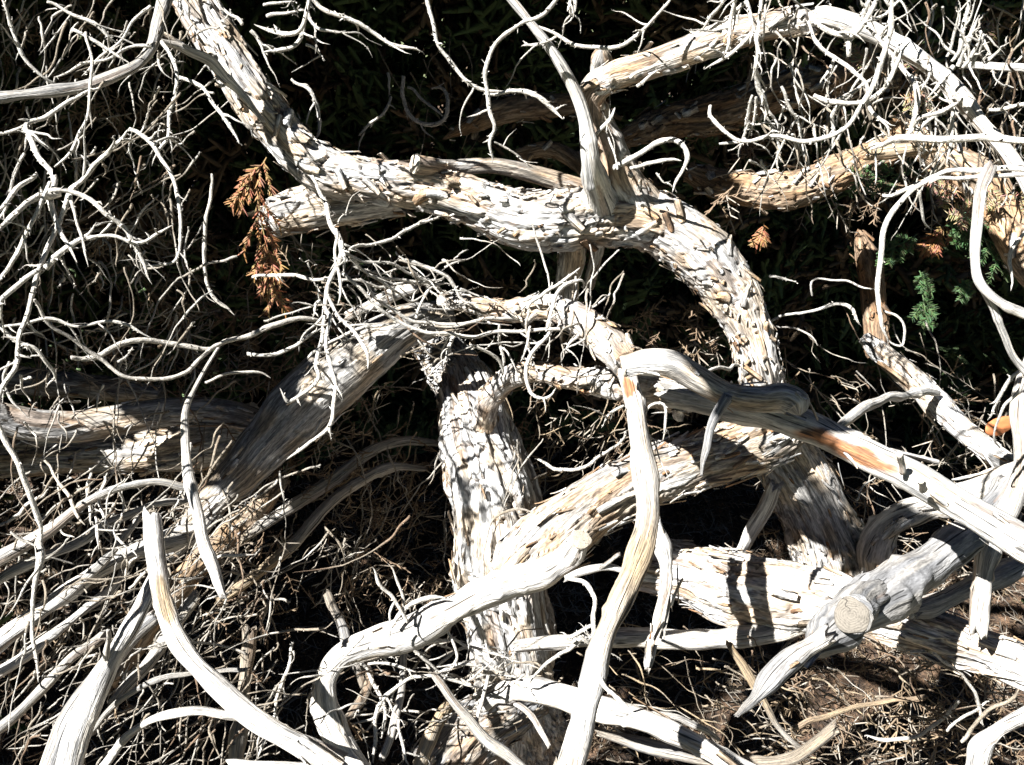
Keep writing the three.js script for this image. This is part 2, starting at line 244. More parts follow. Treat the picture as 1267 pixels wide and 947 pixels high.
// rows: [part name, kind, near depth, far depth, points 'x,y,half width[,depth]', options]
function build(name, label, category, rows, group) {
  let root = null, base = null, last = null;
  for (const [part, kind, d0, d1, str, o = {}] of rows) {
    const pts = parse(str, d0, d1); for (const q of pts) q.r *= kind === 'T' ? 0.61 : kind === 'S' ? (q.r < 0.0085 ? 0.8 : 0.9) : 1;
    if (!root) { base = pts[0].p.clone(); root = thing(name, label, category, base, group); }
    if (kind === 'T' && o.tip1 === undefined) o.tip1 = 0.02;
    const S = stem(pts, kind, o), parent = o.sub && last ? last : root;
    const m = put(part, S.geo, o.speck ? M.speck : matOf[kind], parent, base);
    if (o.label) m.userData.label = o.label;
    if (!o.sub) last = m;
    if (o.cut0) put('cut_end', capGeometry(S, 0, o.capc), M.cut, m, base);
    if (o.cut1) put('cut_end', capGeometry(S, 1, o.capc), M.cut, m, base);
    if (parent === root && (kind === 'B' || o.strips)) {
      const area = S.len * S.meanR, nb = Math.min(o.chunk ? 140 : 60, Math.round((o.strips ?? 1) * area * (o.chunk ? 2200 : 1100))), ns = Math.round((o.strips ?? 1) * area * (kind === 'B' ? 9000 : 2500));
      const off = new THREE.Matrix4().makeTranslation(-base.x, -base.y, -base.z), pick = () => { const r = R(); return r < 0.5 ? 0 : r < 0.76 ? 1 : r < 0.95 ? 2 : 3; };
      for (let k = 0; k < nb; k++) { const b = shadows(new THREE.Mesh(stripKinds[Math.floor(R() * 6)][o.c === 'brown' || o.c === 'dark' ? 3 : pick()], M.bark)); b.name = 'bark_strip'; b.matrixAutoUpdate = true; off.clone().multiply(stripMatrix(S, true, o.chunk)).decompose(b.position, b.quaternion, b.scale); m.add(b); }
      if (ns > 2) { const gs = []; for (let k = 0; k < ns; k++) gs.push(stripKinds[Math.floor(R() * 6)][o.c === 'brown' || o.c === 'dark' ? 3 : pick()].clone().applyMatrix4(stripMatrix(S, false, o.chunk))); const f = put('loose_bark', mergeGeometries(gs), M.bark, m, base); f.userData.kind = 'stuff'; }
    }
    // short side spurs
    if (o.spurs) for (let k = 0; k < Math.ceil(o.spurs * 0.9); k++) {
      const f = S.surf(rr(0.08, 0.95), R() * 6.283), long = R() < 0.4, L = long ? rr(0.02, 0.06) : rr(0.005, 0.016), dir = f.n.clone().multiplyScalar(rr(0.5, 1)).addScaledVector(f.t, rr(-0.2, 1.3)).normalize(), r0 = Math.min(f.r * 0.62, long ? 0.0014 : 0.0017), q = f.p.clone().addScaledVector(f.n, -f.r * 0.6), pts2 = [{ p: q, r: r0 }];
      const m2 = long ? 4 : 2; for (let j = 1; j <= m2; j++) { pts2.push({ p: pts2[j - 1].p.clone().addScaledVector(dir, L / m2), r: r0 * (1 - 0.5 * j / m2) }); dir.add(ball3().multiplyScalar(0.32)).addScaledVector(new THREE.Vector3(0, -1, 0), 0.08).normalize(); }
      put('spur', stem(pts2, 'T', { c: o.c, tip1: L * 0.5, sh: 1, spikes: 1.2 }).geo, M.twig, m, base);
    }
  }
  return root;
}
// ---------------------------------------------------------------- ground
{
  const g = new THREE.PlaneGeometry(8, 8, 200, 200); g.rotateX(-Math.PI / 2); g.translate(0, 0, -2);
  const p = g.attributes.position, uv = g.attributes.uv;
  for (let i = 0; i < p.count; i++) { const x = p.getX(i), z = p.getZ(i); p.setY(i, 0.03 * noise(x * 3, 0.5, z * 3) + 0.012 * noise(x * 13, 2.5, z * 13)); uv.setXY(i, x / 0.5, z / 0.5); }
  g.computeVertexNormals();
  const o = shadows(new THREE.Mesh(g, M.soil)); o.name = 'ground'; o.userData = { kind: 'structure', label: 'dark brown soil under the shrub', category: 'ground' }; scene.add(o);
  const f = new THREE.RingGeometry(3.6, 400, 64, 1); f.rotateX(-Math.PI / 2); f.translate(0, -0.06, -2);
  const q = shadows(new THREE.Mesh(f, new THREE.MeshStandardMaterial({ color: new THREE.Color(0.07, 0.085, 0.035), roughness: 1 }))); q.name = 'ground_001'; q.userData = { kind: 'structure', label: 'open grassy ground beyond the shrub', category: 'ground' }; scene.add(q);
}

// ---------------------------------------------------------------- the old shrub: barked trunks and limbs
const T = 'T', B = 'B', S = 'S';
const shrub = build('juniper_shrub', 'old juniper shrub with thick shaggy-barked limbs arching over dark interior', 'shrub', [
  ['limb', B, 1.06, 1.16, '215,-40,24 250,20,26 275,62,26 310,118,27 345,165,28 392,206,27 450,222,26 520,235,28 580,252,30 640,270,34 700,272,36 760,268,36 815,278,35 865,312,37 905,358,32 930,405,27 940,450,25 944,500,27,1.19 955,540,30,1.22', { label: 'thickest limb, arching across the shrub', plate: 0.03, c: 'white', chunk: 1, chunkFrom: 0.6, strips: 2, rough: 1.1 }],
  ['limb', B, 1.2, 1.07, '985,515,30 940,545,37 890,563,35 840,580,36 780,602,33 730,635,37 680,672,40 645,700,36 620,722,24', { label: 'shaggy brown-barked diagonal limb', c: 'ash', strips: 1.7, plate: 0.07, c1: 'tan' }],
  ['trunk', B, 1.26, 1.8, '500,396,22,1.55 535,425,28,1.5 562,465,33,1.42 580,510,40,1.34 593,560,47,1.3 606,610,53,1.29 614,660,56,1.29 620,715,55,1.3 630,770,50,1.32 638,830,48,1.37 645,890,50,1.46 650,940,54,1.62 655,1010,64,1.98', { c: 'white', c1: 'pale', plate: 0.09, rough: 1.0, litFrom: [0.3, 1], strips: 0.6, shTo: 0.24 }],
  ['limb', B, 1.27, 1.02, '597,525,16 606,494,15 630,468,15 668,460,14 710,468,15 752,474,18 800,482,21 850,490,22,1.0', { c: 'pale', chunk: 1, plate: 0.024 }],
  ['limb', B, 1.12, 1.0, '545,372,8 575,376,11 620,385,14 680,382,17 718,398,20 752,424,22 776,452,18,0.98', { c1: 'tan', chunk: 1, plate: 0.022, strips: 1.5 }],
  ['limb', B, 1.12, 0.92, '790,262,34 766,225,30 752,180,24 736,140,19 738,112,18 765,95,17 800,84,17 850,66,17 915,42,18 955,32,16 1000,24,14', { label: 'pale limb bent like an elbow', c: 'pale', chunk: 1, plate: 0.028 }],
  ['limb', B, 1.12, 1.06, '740,112,14 744,85,14 745,60,11', { tip1: 0.012, strips: 0.3 }],
  ['limb', B, 1.16, 1.18, '318,272,14 340,268,24 385,258,27 440,250,24 500,246,20', { tip0: 0.02 }],
  ['limb', B, 1.2, 1.26, '708,285,16 708,320,16 702,352,14 700,385,12', { strips: 0.4 }],
  ['limb', B, 1.2, 1.26, '742,285,9 736,325,8 728,355,7', { strips: 0.3 }],
  ['limb', B, 1.24, 1.3, '945,520,34 975,570,38 1005,620,42 1030,670,46 1043,715,44 1045,752,34,1.34 1040,772,24,1.4', { label: 'twisted grey lower trunk with hollows', c: 'ash', plate: 0.12, c1: 'pale' }],
  ['limb', B, 1.26, 0.98, '780,705,24 840,708,36 900,728,44 960,738,44 1020,745,38 1080,762,30 1130,780,30 1180,797,30 1230,814,26 1300,842,26 1440,905,26,1.05', { label: 'low pale limb with long fibrous bark', c: 'white', plate: 0.11, c1: 'tan' }],
  ['limb', S, 1.2, 1.14, '640,800,8 720,792,11 780,789,13 850,790,14 920,786,14 985,775,13 1040,760,10', { c: 'ash', sh: 1 }],
  ['limb', S, 1.22, 1.1, '1085,720,24 1084,680,22 1098,648,19 1135,627,18 1180,615,19 1225,605,24 1280,590,24 1400,560,22,1.2', { c: 'pale', rough: 1.6, strips: 1 }],
  ['limb', S, 1.2, 1.24, '958,602,9 945,635,11 930,662,10 915,690,9', { c: 'white' }],
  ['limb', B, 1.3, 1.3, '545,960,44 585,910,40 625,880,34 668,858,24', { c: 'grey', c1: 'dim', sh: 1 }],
], undefined);

build('juniper_shrub', 'shaded grey juniper trunk leaning beside the twig tangle, its lower end split', 'shrub', [
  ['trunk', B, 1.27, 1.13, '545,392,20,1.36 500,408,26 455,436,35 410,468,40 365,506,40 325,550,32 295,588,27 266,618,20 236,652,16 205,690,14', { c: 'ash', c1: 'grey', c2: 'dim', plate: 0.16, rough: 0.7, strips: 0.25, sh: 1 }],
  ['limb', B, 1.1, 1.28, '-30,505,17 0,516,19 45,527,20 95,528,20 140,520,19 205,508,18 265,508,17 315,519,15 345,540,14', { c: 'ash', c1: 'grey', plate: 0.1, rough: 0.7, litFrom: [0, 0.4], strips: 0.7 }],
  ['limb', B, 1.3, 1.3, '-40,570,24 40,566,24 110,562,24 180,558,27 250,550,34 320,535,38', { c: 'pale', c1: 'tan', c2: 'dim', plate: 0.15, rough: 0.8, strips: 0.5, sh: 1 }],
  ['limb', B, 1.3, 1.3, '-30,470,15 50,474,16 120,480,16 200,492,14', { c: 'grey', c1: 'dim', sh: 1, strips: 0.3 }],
]);
for (const [label, rows] of [
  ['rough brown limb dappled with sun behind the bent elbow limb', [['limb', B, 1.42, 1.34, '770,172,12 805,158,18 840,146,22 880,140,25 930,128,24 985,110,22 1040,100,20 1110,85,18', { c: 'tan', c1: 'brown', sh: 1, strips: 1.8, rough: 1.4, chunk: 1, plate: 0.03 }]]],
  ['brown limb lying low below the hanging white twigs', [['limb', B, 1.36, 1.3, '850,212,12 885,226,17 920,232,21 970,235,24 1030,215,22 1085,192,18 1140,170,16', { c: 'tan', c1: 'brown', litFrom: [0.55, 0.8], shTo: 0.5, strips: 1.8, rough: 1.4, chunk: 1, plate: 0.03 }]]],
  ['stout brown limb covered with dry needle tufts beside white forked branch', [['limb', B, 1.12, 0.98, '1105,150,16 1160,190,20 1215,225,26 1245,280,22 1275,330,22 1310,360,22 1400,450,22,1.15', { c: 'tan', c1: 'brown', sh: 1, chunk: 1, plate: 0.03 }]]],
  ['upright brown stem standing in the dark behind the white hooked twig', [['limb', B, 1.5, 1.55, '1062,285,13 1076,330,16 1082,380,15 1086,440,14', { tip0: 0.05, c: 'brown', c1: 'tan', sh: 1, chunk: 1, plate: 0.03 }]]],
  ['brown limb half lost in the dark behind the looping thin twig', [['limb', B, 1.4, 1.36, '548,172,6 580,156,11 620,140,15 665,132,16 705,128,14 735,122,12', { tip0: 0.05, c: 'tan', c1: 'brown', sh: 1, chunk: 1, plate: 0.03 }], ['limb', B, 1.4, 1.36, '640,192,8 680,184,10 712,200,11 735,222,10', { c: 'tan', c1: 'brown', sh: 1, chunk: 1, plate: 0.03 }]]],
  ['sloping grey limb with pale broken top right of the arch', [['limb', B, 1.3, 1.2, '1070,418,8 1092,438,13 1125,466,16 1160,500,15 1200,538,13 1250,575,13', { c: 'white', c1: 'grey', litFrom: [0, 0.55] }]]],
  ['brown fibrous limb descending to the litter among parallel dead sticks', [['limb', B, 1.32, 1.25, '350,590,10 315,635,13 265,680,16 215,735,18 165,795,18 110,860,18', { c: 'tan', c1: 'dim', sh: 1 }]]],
]) build('juniper_limb', label, 'limb', rows);

// ---------------------------------------------------------------- bare dead branches
const DB = (label, rows) => build('dead_branch', label, 'branch', rows);
DB('long pale branch with orange stripped patches sloping across the lower trunk', [
  ['stem', S, 1.0, 0.80, '828,486,20 880,497,21 930,508,21 985,524,25 1040,550,23 1080,571,22 1125,592,22 1190,630,23 1250,665,24 1310,700,25 1420,768,26,0.84', { c: 'white', c1: 'ash', strips: 0.5, patch: [[905, 490, 0.95, 0.035, 0.014, 'orange'], [1045, 556, 0.89, 0.055, 0.013, 'orange'], [1165, 620, 0.83, 0.012, 0.007, 'straw']] }],
  ['knot', S, 0.86, 0.84, '1117,585,6 1115,570,5 1113,562,5', { cut1: 1 }],
  ['knot', S, 0.84, 0.80, '1143,606,6 1141,598,5 1140,595,5', { cut1: 1 }],
]);
DB('stubby grey crooked branch with sawn white end resting on the pale sloping branch', [
  ['stem', B, 0.92, 0.90, '772,453,14 800,448,18 832,450,18 862,466,17 900,486,15 940,493,16 968,492,18 985,500,18 990,514,15', { c: 'ash', c1: 'grey', c2: 'dim', rough: 0.5, plate: 0.12, sh: 1, cut0: 1, litEnd: 0.04, patch: [[795, 448, 0.9, 0.022, 0.03, 'white']], tip1: 0.012, strips: 0.4 }],
  ['twig', S, 0.90, 0.88, '900,492,8 890,508,7 878,535,6 873,560,6 868,588,3', { c: 'grey', c1: 'slate', sh: 1, rough: 2 }],
]);
DB('tall smooth tan and white stick hanging straight in front of the limbs', [
  ['stem', S, 0.98, 0.80, '775,458,12 778,475,13 783,510,14 791,560,15 797,610,16 797,650,16 786,700,17 765,752,18 745,802,16 734,852,16 721,905,17 700,970,19', { c: 'white', c1: 'straw', patch: [[777, 478, 0.93, 0.02, 0.008, 'orange']] }],
]);
DB('splintered white sliver hanging close behind the tall smooth stick', [
  ['stem', S, 1.0, 0.96, '806,600,6 812,640,9 820,680,12 822,720,12 813,765,9 806,800,9 802,828,6', { c: 'white', rough: 2.5, strips: 3 }],
  ['sliver', S, 0.99, 0.97, '814,660,3 826,710,5 826,760,4 822,790,2', { c: 'white' }],
]);
DB('thick white crooked branch with sawn end bending down beside dark litter', [
  ['stem', S, 1.02, 0.97, '719,668,15,0.99 706,692,18 675,711,19 630,723,19 590,735,19 545,754,20 500,780,20 455,797,18 420,815,18 404,842,18 403,870,17 413,902,17 430,930,19 455,970,20', { c: 'white', c1: 'pale', cut0: 1, capc: [0.34, 0.32, 0.29], rough: 1.2, strips: 0.4 }],
  ['twig', S, 1.0, 1.0, '700,716,5 726,705,6 750,703,6 778,708,4', { c: 'white' }],
  ['twig', S, 1.0, 0.98, '742,703,4 755,695,4 766,686,3', { c: 'white' }],
  ['twig', T, 0.97, 0.95, '504,770,4 484,735,4 472,722,4 461,702,3', { spikes: 0.4 }],
  ['twig', T, 0.98, 0.97, '499,765,3 497,740,3 492,720,3 480,698,2', { spikes: 0.4 }],
  ['twig', T, 0.97, 0.98, '484,776,4 504,754,5 531,742,5 556,741,3', { spikes: 0.4 }],
]);
DB('smooth white stick rising straight to the top edge of the shrub', [
  ['stem', S, 0.96, 1.05, '612,-25,6 645,20,7 680,65,9 705,110,10 720,150,10 730,195,15 737,225,21,1.06 744,255,30,1.11', { c: 'white', c1: 'white', rough: 0.6 }],
]);
DB('short grey sawn branch lying along the top of the thick arching limb', [
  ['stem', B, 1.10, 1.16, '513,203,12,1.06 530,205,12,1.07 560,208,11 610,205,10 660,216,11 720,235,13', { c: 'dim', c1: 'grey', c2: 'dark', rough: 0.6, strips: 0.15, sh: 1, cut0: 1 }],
]);
DB('weathered white branch running over the hanging twigs from the bent limb', [
  ['stem', S, 0.93, 0.80, '985,27,12 1020,20,12 1060,30,12 1110,55,12 1150,80,12 1190,116,12 1225,160,11 1262,212,10 1300,270,10 1380,400,10,0.9', { c: 'white' }],
]);
DB('big branch stub in painted shade grey with round sawn knot and pointed broken tip', [
  ['stem', S, 1.04, 0.80, '1255,600,18 1205,652,22 1160,688,28 1108,724,32 1068,752,38,0.89 1040,775,32 1015,794,20 985,816,11', { c: 'slate', c1: 'grey', rough: 2.2, sh: 1, strips: 0.3 }],  // darker slate colour carries the shade of the branch above
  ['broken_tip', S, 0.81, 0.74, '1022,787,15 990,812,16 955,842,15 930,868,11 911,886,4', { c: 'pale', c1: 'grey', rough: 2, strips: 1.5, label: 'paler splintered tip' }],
  ['stub', S, 0.90, 0.825, '1085,740,22 1066,752,26 1055,761,25', { c: 'slate', c1: 'grey', cut1: 1, capc: [0.18, 0.172, 0.16], sh: 1, rough: 2 }],  // stub sides take the same painted shade grey as the stem
]);
DB('upright rough stick passing in front of the right low limb', [
  ['stem', S, 1.0, 0.98, '1285,420,12 1272,480,13 1264,540,14 1256,600,13 1240,650,12 1222,690,14 1214,735,15 1209,782,11', { c: 'ash', c1: 'pale', rough: 1.4, sh: 1 }],
]);
DB('short weathered stick wedged behind the upright rough stick', [['stem', S, 1.05, 1.1, '1128,756,10 1150,748,14 1200,726,16 1260,704,15 1300,690,15', { c: 'ash', c1: 'grey' }]]);
DB('slim white twig bridging from the sloping limb to the orange-patched branch', [['stem', S, 1.22, 0.95, '1160,486,6 1128,488,7 1100,493,8 1068,506,8 1040,528,7 1025,548,6', { c: 'white', c1: 'white' }]]);
DB('smooth curved stick at the foot of the shrub beside dry needles', [['stem', S, 0.92, 0.86, '1203,985,15 1206,945,14 1212,918,13 1236,899,12 1270,884,12 1310,870,12', { c: 'ash', c1: 'white' }]]);
DB('white knobbly branch lying low across the foot of the trunk', [
  ['stem', S, 1.08, 0.98, '596,872,10 610,862,15 645,855,16 690,862,16 740,880,15 795,893,14 850,916,14 900,940,15 960,972,15', { c: 'white', rough: 1.6, strips: 0.6 }],
  ['twig', S, 1.02, 1.05, '790,885,5 830,887,5 865,899,5 890,916,3', { c: 'white' }],
  ['twig', S, 1.06, 1.02, '637,870,5 656,885,5 668,903,5 680,925,4', { c: 'white' }],
]);
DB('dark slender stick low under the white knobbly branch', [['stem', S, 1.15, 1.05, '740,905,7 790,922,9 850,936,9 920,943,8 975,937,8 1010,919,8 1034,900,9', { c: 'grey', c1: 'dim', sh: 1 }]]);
DB('white and tan stick leaning with its broken top up', [
  ['stem', S, 0.88, 0.80, '188,640,11 193,668,12 198,705,12 203,740,12 218,785,12 250,836,12 300,880,13 350,914,13 425,960,13', { c: 'white', c1: 'pale', patch: [[203, 745, 0.85, 0.025, 0.009, 'straw']], strips: 0.4 }],
]);
DB('straight white pole-like stick standing under the broken-topped stick', [
  ['stem', S, 0.94, 0.84, '196,700,8 178,742,11 155,785,13 128,838,14 106,890,15 92,930,16 80,975,17', { c: 'white', c1: 'white' }],
  ['twig', S, 0.89, 0.86, '130,818,5 133,795,4 134,780,3', { c: 'white' }],
]);
DB('grey shaded stick lying just behind the straight white stick', [['stem', S, 0.97, 0.9, '190,765,9 150,800,11 112,850,13 85,895,14 60,960,15', { c: 'ash', c1: 'grey', sh: 1 }]]);
DB('crooked stick hanging down, dark above and white below its joint', [
  ['stem', S, 0.95, 0.86, '270,430,2.5 256,454,3 241,482,3 232,505,4 229,545,6 232,590,8 242,630,9 256,685,9 268,715,8 276,740,6', { c: 'white', litFrom: [0.55, 1], shTo: 0.45 }],
]);
DB('arched stick with white crown rising from the left litter', [['stem', S, 1.02, 0.96, '236,604,5 205,599,5 175,600,5 130,610,6 92,630,8 52,660,9 0,693,10 -40,715,10', { c: 'white', c1: 'ash' }]]);
DB('second arched stick running below the white-crowned one', [['stem', S, 1.05, 0.98, '238,621,5 205,622,5 172,630,6 130,650,7 96,671,7 60,687,7 20,706,8 -40,740,8', { c: 'white', c1: 'ash' }]]);
for (const [label, d0, d1, str, o] of [
  ['stout white weathered stick ending at the crooked hanging stick', 1.12, 1.0, '262,640,10 238,660,16 205,671,16 165,684,13 125,706,11 70,748,12 0,798,13 -40,825,13', { c: 'white', c1: 'ash' }],
  ['narrow white stick slanting down beside the stout weathered stick', 1.05, 0.98, '172,640,4 152,668,5 128,695,6 88,733,7 40,768,8 -30,822,8', { c: 'white', c1: 'ash' }],
  ['split white stick slanting to the litter under the long hanging twig', 1.08, 1.0, '160,690,5 140,725,7 110,748,8 75,778,8 30,810,8 -30,850,8', { c: 'white', c1: 'ash' }],
  ['long grey stick slanting low through the tangle of fine twigs', 1.02, 0.96, '130,786,8 100,808,8 60,845,8 20,885,8 -30,925,8', { c: 'ash', c1: 'grey' }],
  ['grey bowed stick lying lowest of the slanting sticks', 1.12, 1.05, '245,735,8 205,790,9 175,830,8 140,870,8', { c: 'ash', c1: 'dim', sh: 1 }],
  ['dappled stick arching away from the trunk over dark litter', 1.38, 1.28, '540,548,5 505,543,7 478,550,8 442,571,8 402,600,8 340,640,8 300,668,7', { c: 'ash', c1: 'straw' }],
  ['second dappled stick arching beneath the first near the trunk', 1.36, 1.24, '525,580,5 495,580,6 468,586,8 432,605,8 405,625,8 358,676,9 310,716,9 270,745,8', { c: 'ash', c1: 'straw' }],
  ['thin dull stick arching low beside the white and tan stick', 0.92, 0.9, '108,912,3 128,888,4 155,863,4 198,840,4 250,832,3 305,829,3', { c: 'ash', c1: 'grey', sh: 1 }],
  ['white stick bowed along the foot of the tangle', 0.92, 0.9, '115,965,6 140,930,6 165,905,6 200,886,7 232,880,7 290,886,6 350,906,6 425,935,7', { c: 'white' }],
  ['thick blunt stick lying flat at the bottom of the tangle', 0.92, 0.88, '283,944,6 310,946,7 370,950,7 440,966,8', { c: 'white' }],
  ['short upright mossy grey stub standing in the litter', 1.1, 1.08, '308,780,9 304,830,11 300,875,11 293,925,11 290,965,12', { c: 'ash', c1: 'dim', rough: 2 }],
  ['pale stick slanting behind the white crooked branch', 1.12, 1.06, '562,862,8 548,884,10 533,910,10 515,960,10', { c: 'ash', c1: 'straw' }],
  ['forked pale stick hanging below the white crooked branch', 1.05, 0.98, '502,790,5 501,815,6 498,852,6 490,888,6 472,940,5', { c: 'white' }],
  ['slender white stick sloping from the fork down to the trunk foot', 1.0, 1.0, '528,818,5 545,848,7 565,876,7 590,902,8 625,934,8 660,965,8', { c: 'white', c1: 'ash' }],
  ['grey shaded stick below the white crooked branch', 1.18, 1.1, '448,815,6 455,838,6 448,866,7 430,890,6 400,930,6', { c: 'ash', c1: 'dim' }],
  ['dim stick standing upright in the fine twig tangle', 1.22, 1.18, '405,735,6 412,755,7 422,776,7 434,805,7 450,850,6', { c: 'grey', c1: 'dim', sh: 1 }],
  ['white blunt stick crossing behind the cluster of thin twigs', 1.16, 1.14, '428,392,7 450,381,8 475,368,9 498,359,10 516,356,8', { c: 'white' }],
  ['pale curved stick behind the pointed broken stub', 1.05, 1.1, '903,798,5 918,822,7 936,853,7 952,882,7 970,907,6 994,928,5', { c: 'ash', c1: 'straw' }],
  ['tan stick lying on the dry litter right of the broken stub', 1.15, 1.2, '982,902,4 1005,892,5 1030,883,5 1058,875,5 1112,867,4 1145,862,3', { c: 'straw', c1: 'tan' }],
  ['straight pale stick reaching out behind the spray of white twigs', 0.95, 0.9, '1196,80,6 1230,83,7 1290,88,7', { c: 'white' }],
  ['sunlit tan stick below the thick blunt white twig', 1.1, 1.05, '1075,190,9 1110,188,9 1155,181,8', { c: 'tan', c1: 'straw' }],
]) DB(label, [['stem', S, d0, d1, str, o]]);

// ---------------------------------------------------------------- dead twigs
const TW = (label, rows) => build('dead_twig', label, 'twig', rows.map(([d0, d1, str, o]) => ['twig', T, d0, d1, str, o || { spurs: 2 }]));
const sp = { spurs: 3 };
build('dead_twig', 'smooth grey bowed branchlet joined by many white twigs', 'twig', [
  ['stem', S, 0.95, 0.88, '212,-30,11 205,5,11 198,28,10 188,60,9 172,79,8 142,94,8 109,105,9 76,111,9 30,117,9 -30,120,9', { c: 'ash', c1: 'grey', sh: 1 }],
  ['twig', T, 0.9, 0.88, '187,58,4 162,58,3 132,72,3 95,84,3 66,96,3', { spurs: 3 }],
  ['twig', T, 0.9, 0.9, '187,8,4 162,35,3 142,58,3 114,79,3 101,94,3', { spurs: 3 }],
  ['twig', T, 0.9, 0.86, '76,111,3 56,100,3 28,73,4 15,38,4 0,-6,4', { spurs: 2 }],
]);
TW('white twig running up from the bowed grey branchlet with a tan broken tip', [[0.88, 0.9, '58,2,3 84,14,3 106,25,4 129,40,5 144,52,3'], [0.9, 0.88, '88,15,2 70,40,2 48,68,2', sp]]);
TW('white twig dangling through the bowed grey branchlet, kinked near its end', [[0.84, 0.82, '106,40,3 114,76,3 111,109,3.5 108,142,3 96,172,3.5 76,198,3 60,212,2', sp], [0.84, 0.85, '88,36,3 109,48,4 132,61,4 165,82,2']]);
TW('long white twig descending from the bowed branchlet with forking lower twigs', [[0.86, 0.78, '122,110,3 86,122,4 56,142,5 36,152,5 43,172,6 53,198,6 63,223,7 68,256,6 77,283,5 95,325,3', { spurs: 6 }], [0.86, 0.86, '-20,165,4 5,161,4 34,152,4', sp], [0.8, 0.78, '84,240,6 106,220,5 120,198,5 138,178,5 158,160,4', { spurs: 4 }], [0.79, 0.78, '87,240,4 92,275,3 100,299,3 109,330,2', sp]]);
TW('white twig arching over and curling back like a hook by the bowed branchlet', [[0.85, 0.82, '160,160,4 187,177,5 203,198,4 213,218,4 220,240,4 224,265,3.5 225,290,3.5 223,313,3 215,325,3 192,328,3 172,325,2', { spurs: 5 }]]);
TW('rough white twig hanging from the tip of the strip beside the thick limb', [[0.92, 0.86, '200,52,4 209,61,4 219,92,4 215,119,4 212,147,4 210,172,4 198,184,3 188,205,2', { spurs: 5 }], [0.92, 0.9, '221,96,4 248,104,4 266,127,4 281,150,4 296,178,3', { spurs: 4 }]]);
build('bark_sliver', 'torn white strip of wood lying along the thick limb', 'bark strip', [['strip', S, 0.95, 1.03, '196,50,4 215,56,5 236,66,7 258,76,8 276,94,8 296,112,6 325,150,4', { c: 'white', rough: 2, strips: 2 }]]);
TW('twiggy white branchlet fanning out to the left with several stubby ends', [[0.8, 0.74, '72,240,7 50,244,8 21,264,6 -10,292,6', { spurs: 4 }], [0.78, 0.76, '62,225,4 50,262,4 26,307,4.5 8,336,4 -12,360,4', { spurs: 6 }], [0.79, 0.75, '45,215,4 21,235,5 -10,268,5', sp], [0.8, 0.78, '30,190,3 18,215,3 10,250,3 -8,280,3', sp]]);
TW('white twig crossing over and drooping to a thin tip above brown litter', [[0.78, 0.8, '60,236,5 87,236,5 111,246,5 132,267,5 148,280,5 164,304,4.5 180,330,4 188,352,2', { spurs: 5 }], [0.78, 0.79, '56,332,7 82,312,6 106,293,5 119,275,3', sp], [0.79, 0.8, '104,296,4 137,293,4 174,297,4 195,288,3.5 215,278,3', { spurs: 4 }]]);
TW('very long white twig falling past the grey limb to a knobbed joint', [[0.8, 0.74, '87,238,6 72,272,5 61,304,5 50,333,5 41,365,4.5 34,399,4.5 26,425,5 16,454,5 3,482,5 -2,515,6', { spurs: 6 }], [0.8, 0.84, '-6,500,5 0,517,6 16,557,6 29,594,6 40,628,6 50,668,6', { spikes: 0.4 }], [0.84, 0.82, '50,660,6 52,685,10 46,712,5 43,750,4 42,790,4 47,845,3', { spurs: 2 }], [0.84, 0.85, '13,658,2.5 25,668,3.5 48,678,4', { spikes: 0.5 }], [0.77, 0.76, '50,333,5 26,349,5 0,372,5 -20,390,5', sp], [0.76, 0.77, '12,448,3 4,470,3 14,492,3 34,518,2', sp]]);
TW('thin white twig snaking level with a drooping end above shaded limb', [[0.8, 0.84, '-12,404,3 29,402,3.5 66,396,3.5 98,404,3 132,398,3.5 158,402,4 187,418,2.5', { spurs: 4 }]]);
TW('smooth thin grey twig sagging in a long curve and rising to the centre', [[0.84, 1.02, '42,371,4 61,394,4 87,417,4 114,439,4.5 153,462,4 190,467,4 224,465,4 251,446,4 272,428,4.5 304,415,5 340,402,6 380,396,5 405,394,4', { spikes: 0.2, c: 'ash' }]]);
TW('white twig kinked into a small hook next to the shaded grey limb', [[0.78, 0.82, '-8,396,4 21,420,4 45,431,4 58,452,4 66,468,3.5 57,480,3', sp]]);
TW('grey twig with pale blunt end crossing the sagging grey twig', [[0.9, 0.98, '88,443,5 116,439,6 143,425,6 180,420,6 224,424,6 268,430,5', { c: 'ash', spikes: 0.2 }], [0.9, 0.92, '146,448,3 156,440,3 164,430,3']]);
TW('shaded thin twig curving down beside the brown dried sprays', [[0.98, 1.0, '262,215,3 255,278,4 253,322,4 256,357,4 269,378,4 290,390,3', { c: 'ash', spikes: 0.3, sh: 1 }]]);
TW('short curved grey twig over the shaded limb', [[1.0, 1.03, '254,474,3 277,462,3 311,459,3.5 335,468,2.5', { c: 'ash', spikes: 0.3, sh: 1 }]]);
TW('white hanging twig cluster dropping in front of the leaning grey trunk', [
  [1.0, 0.92, '386,218,4 395,238,4 405,254,5 415,281,6 422,300,6 423,321,6 415,338,5.5 406,356,5 403,380,5 401,407,5 391,434,5 388,455,4.5 392,468,4 378,489,4 356,499,4 346,480,2.5', { spurs: 6 }],
  [0.95, 0.9, '402,380,4 410,391,4.5 403,418,4.5 402,434,4.5 410,458,4.5 417,482,4.5 415,505,4.5 405,529,4.5 383,548,4 354,569,3.5', { spurs: 6 }],
  [0.95, 0.94, '416,283,3 414,316,3 419,343,3.5 418,378,3', sp], [0.95, 0.92, '405,366,3.5 423,394,4 442,418,4 454,437,4 455,457,3', { spurs: 4 }], [0.93, 0.92, '396,372,4 390,380,4 386,394,2.5'], [0.95, 0.95, '423,298,3 427,316,3.5 425,340,3']]);
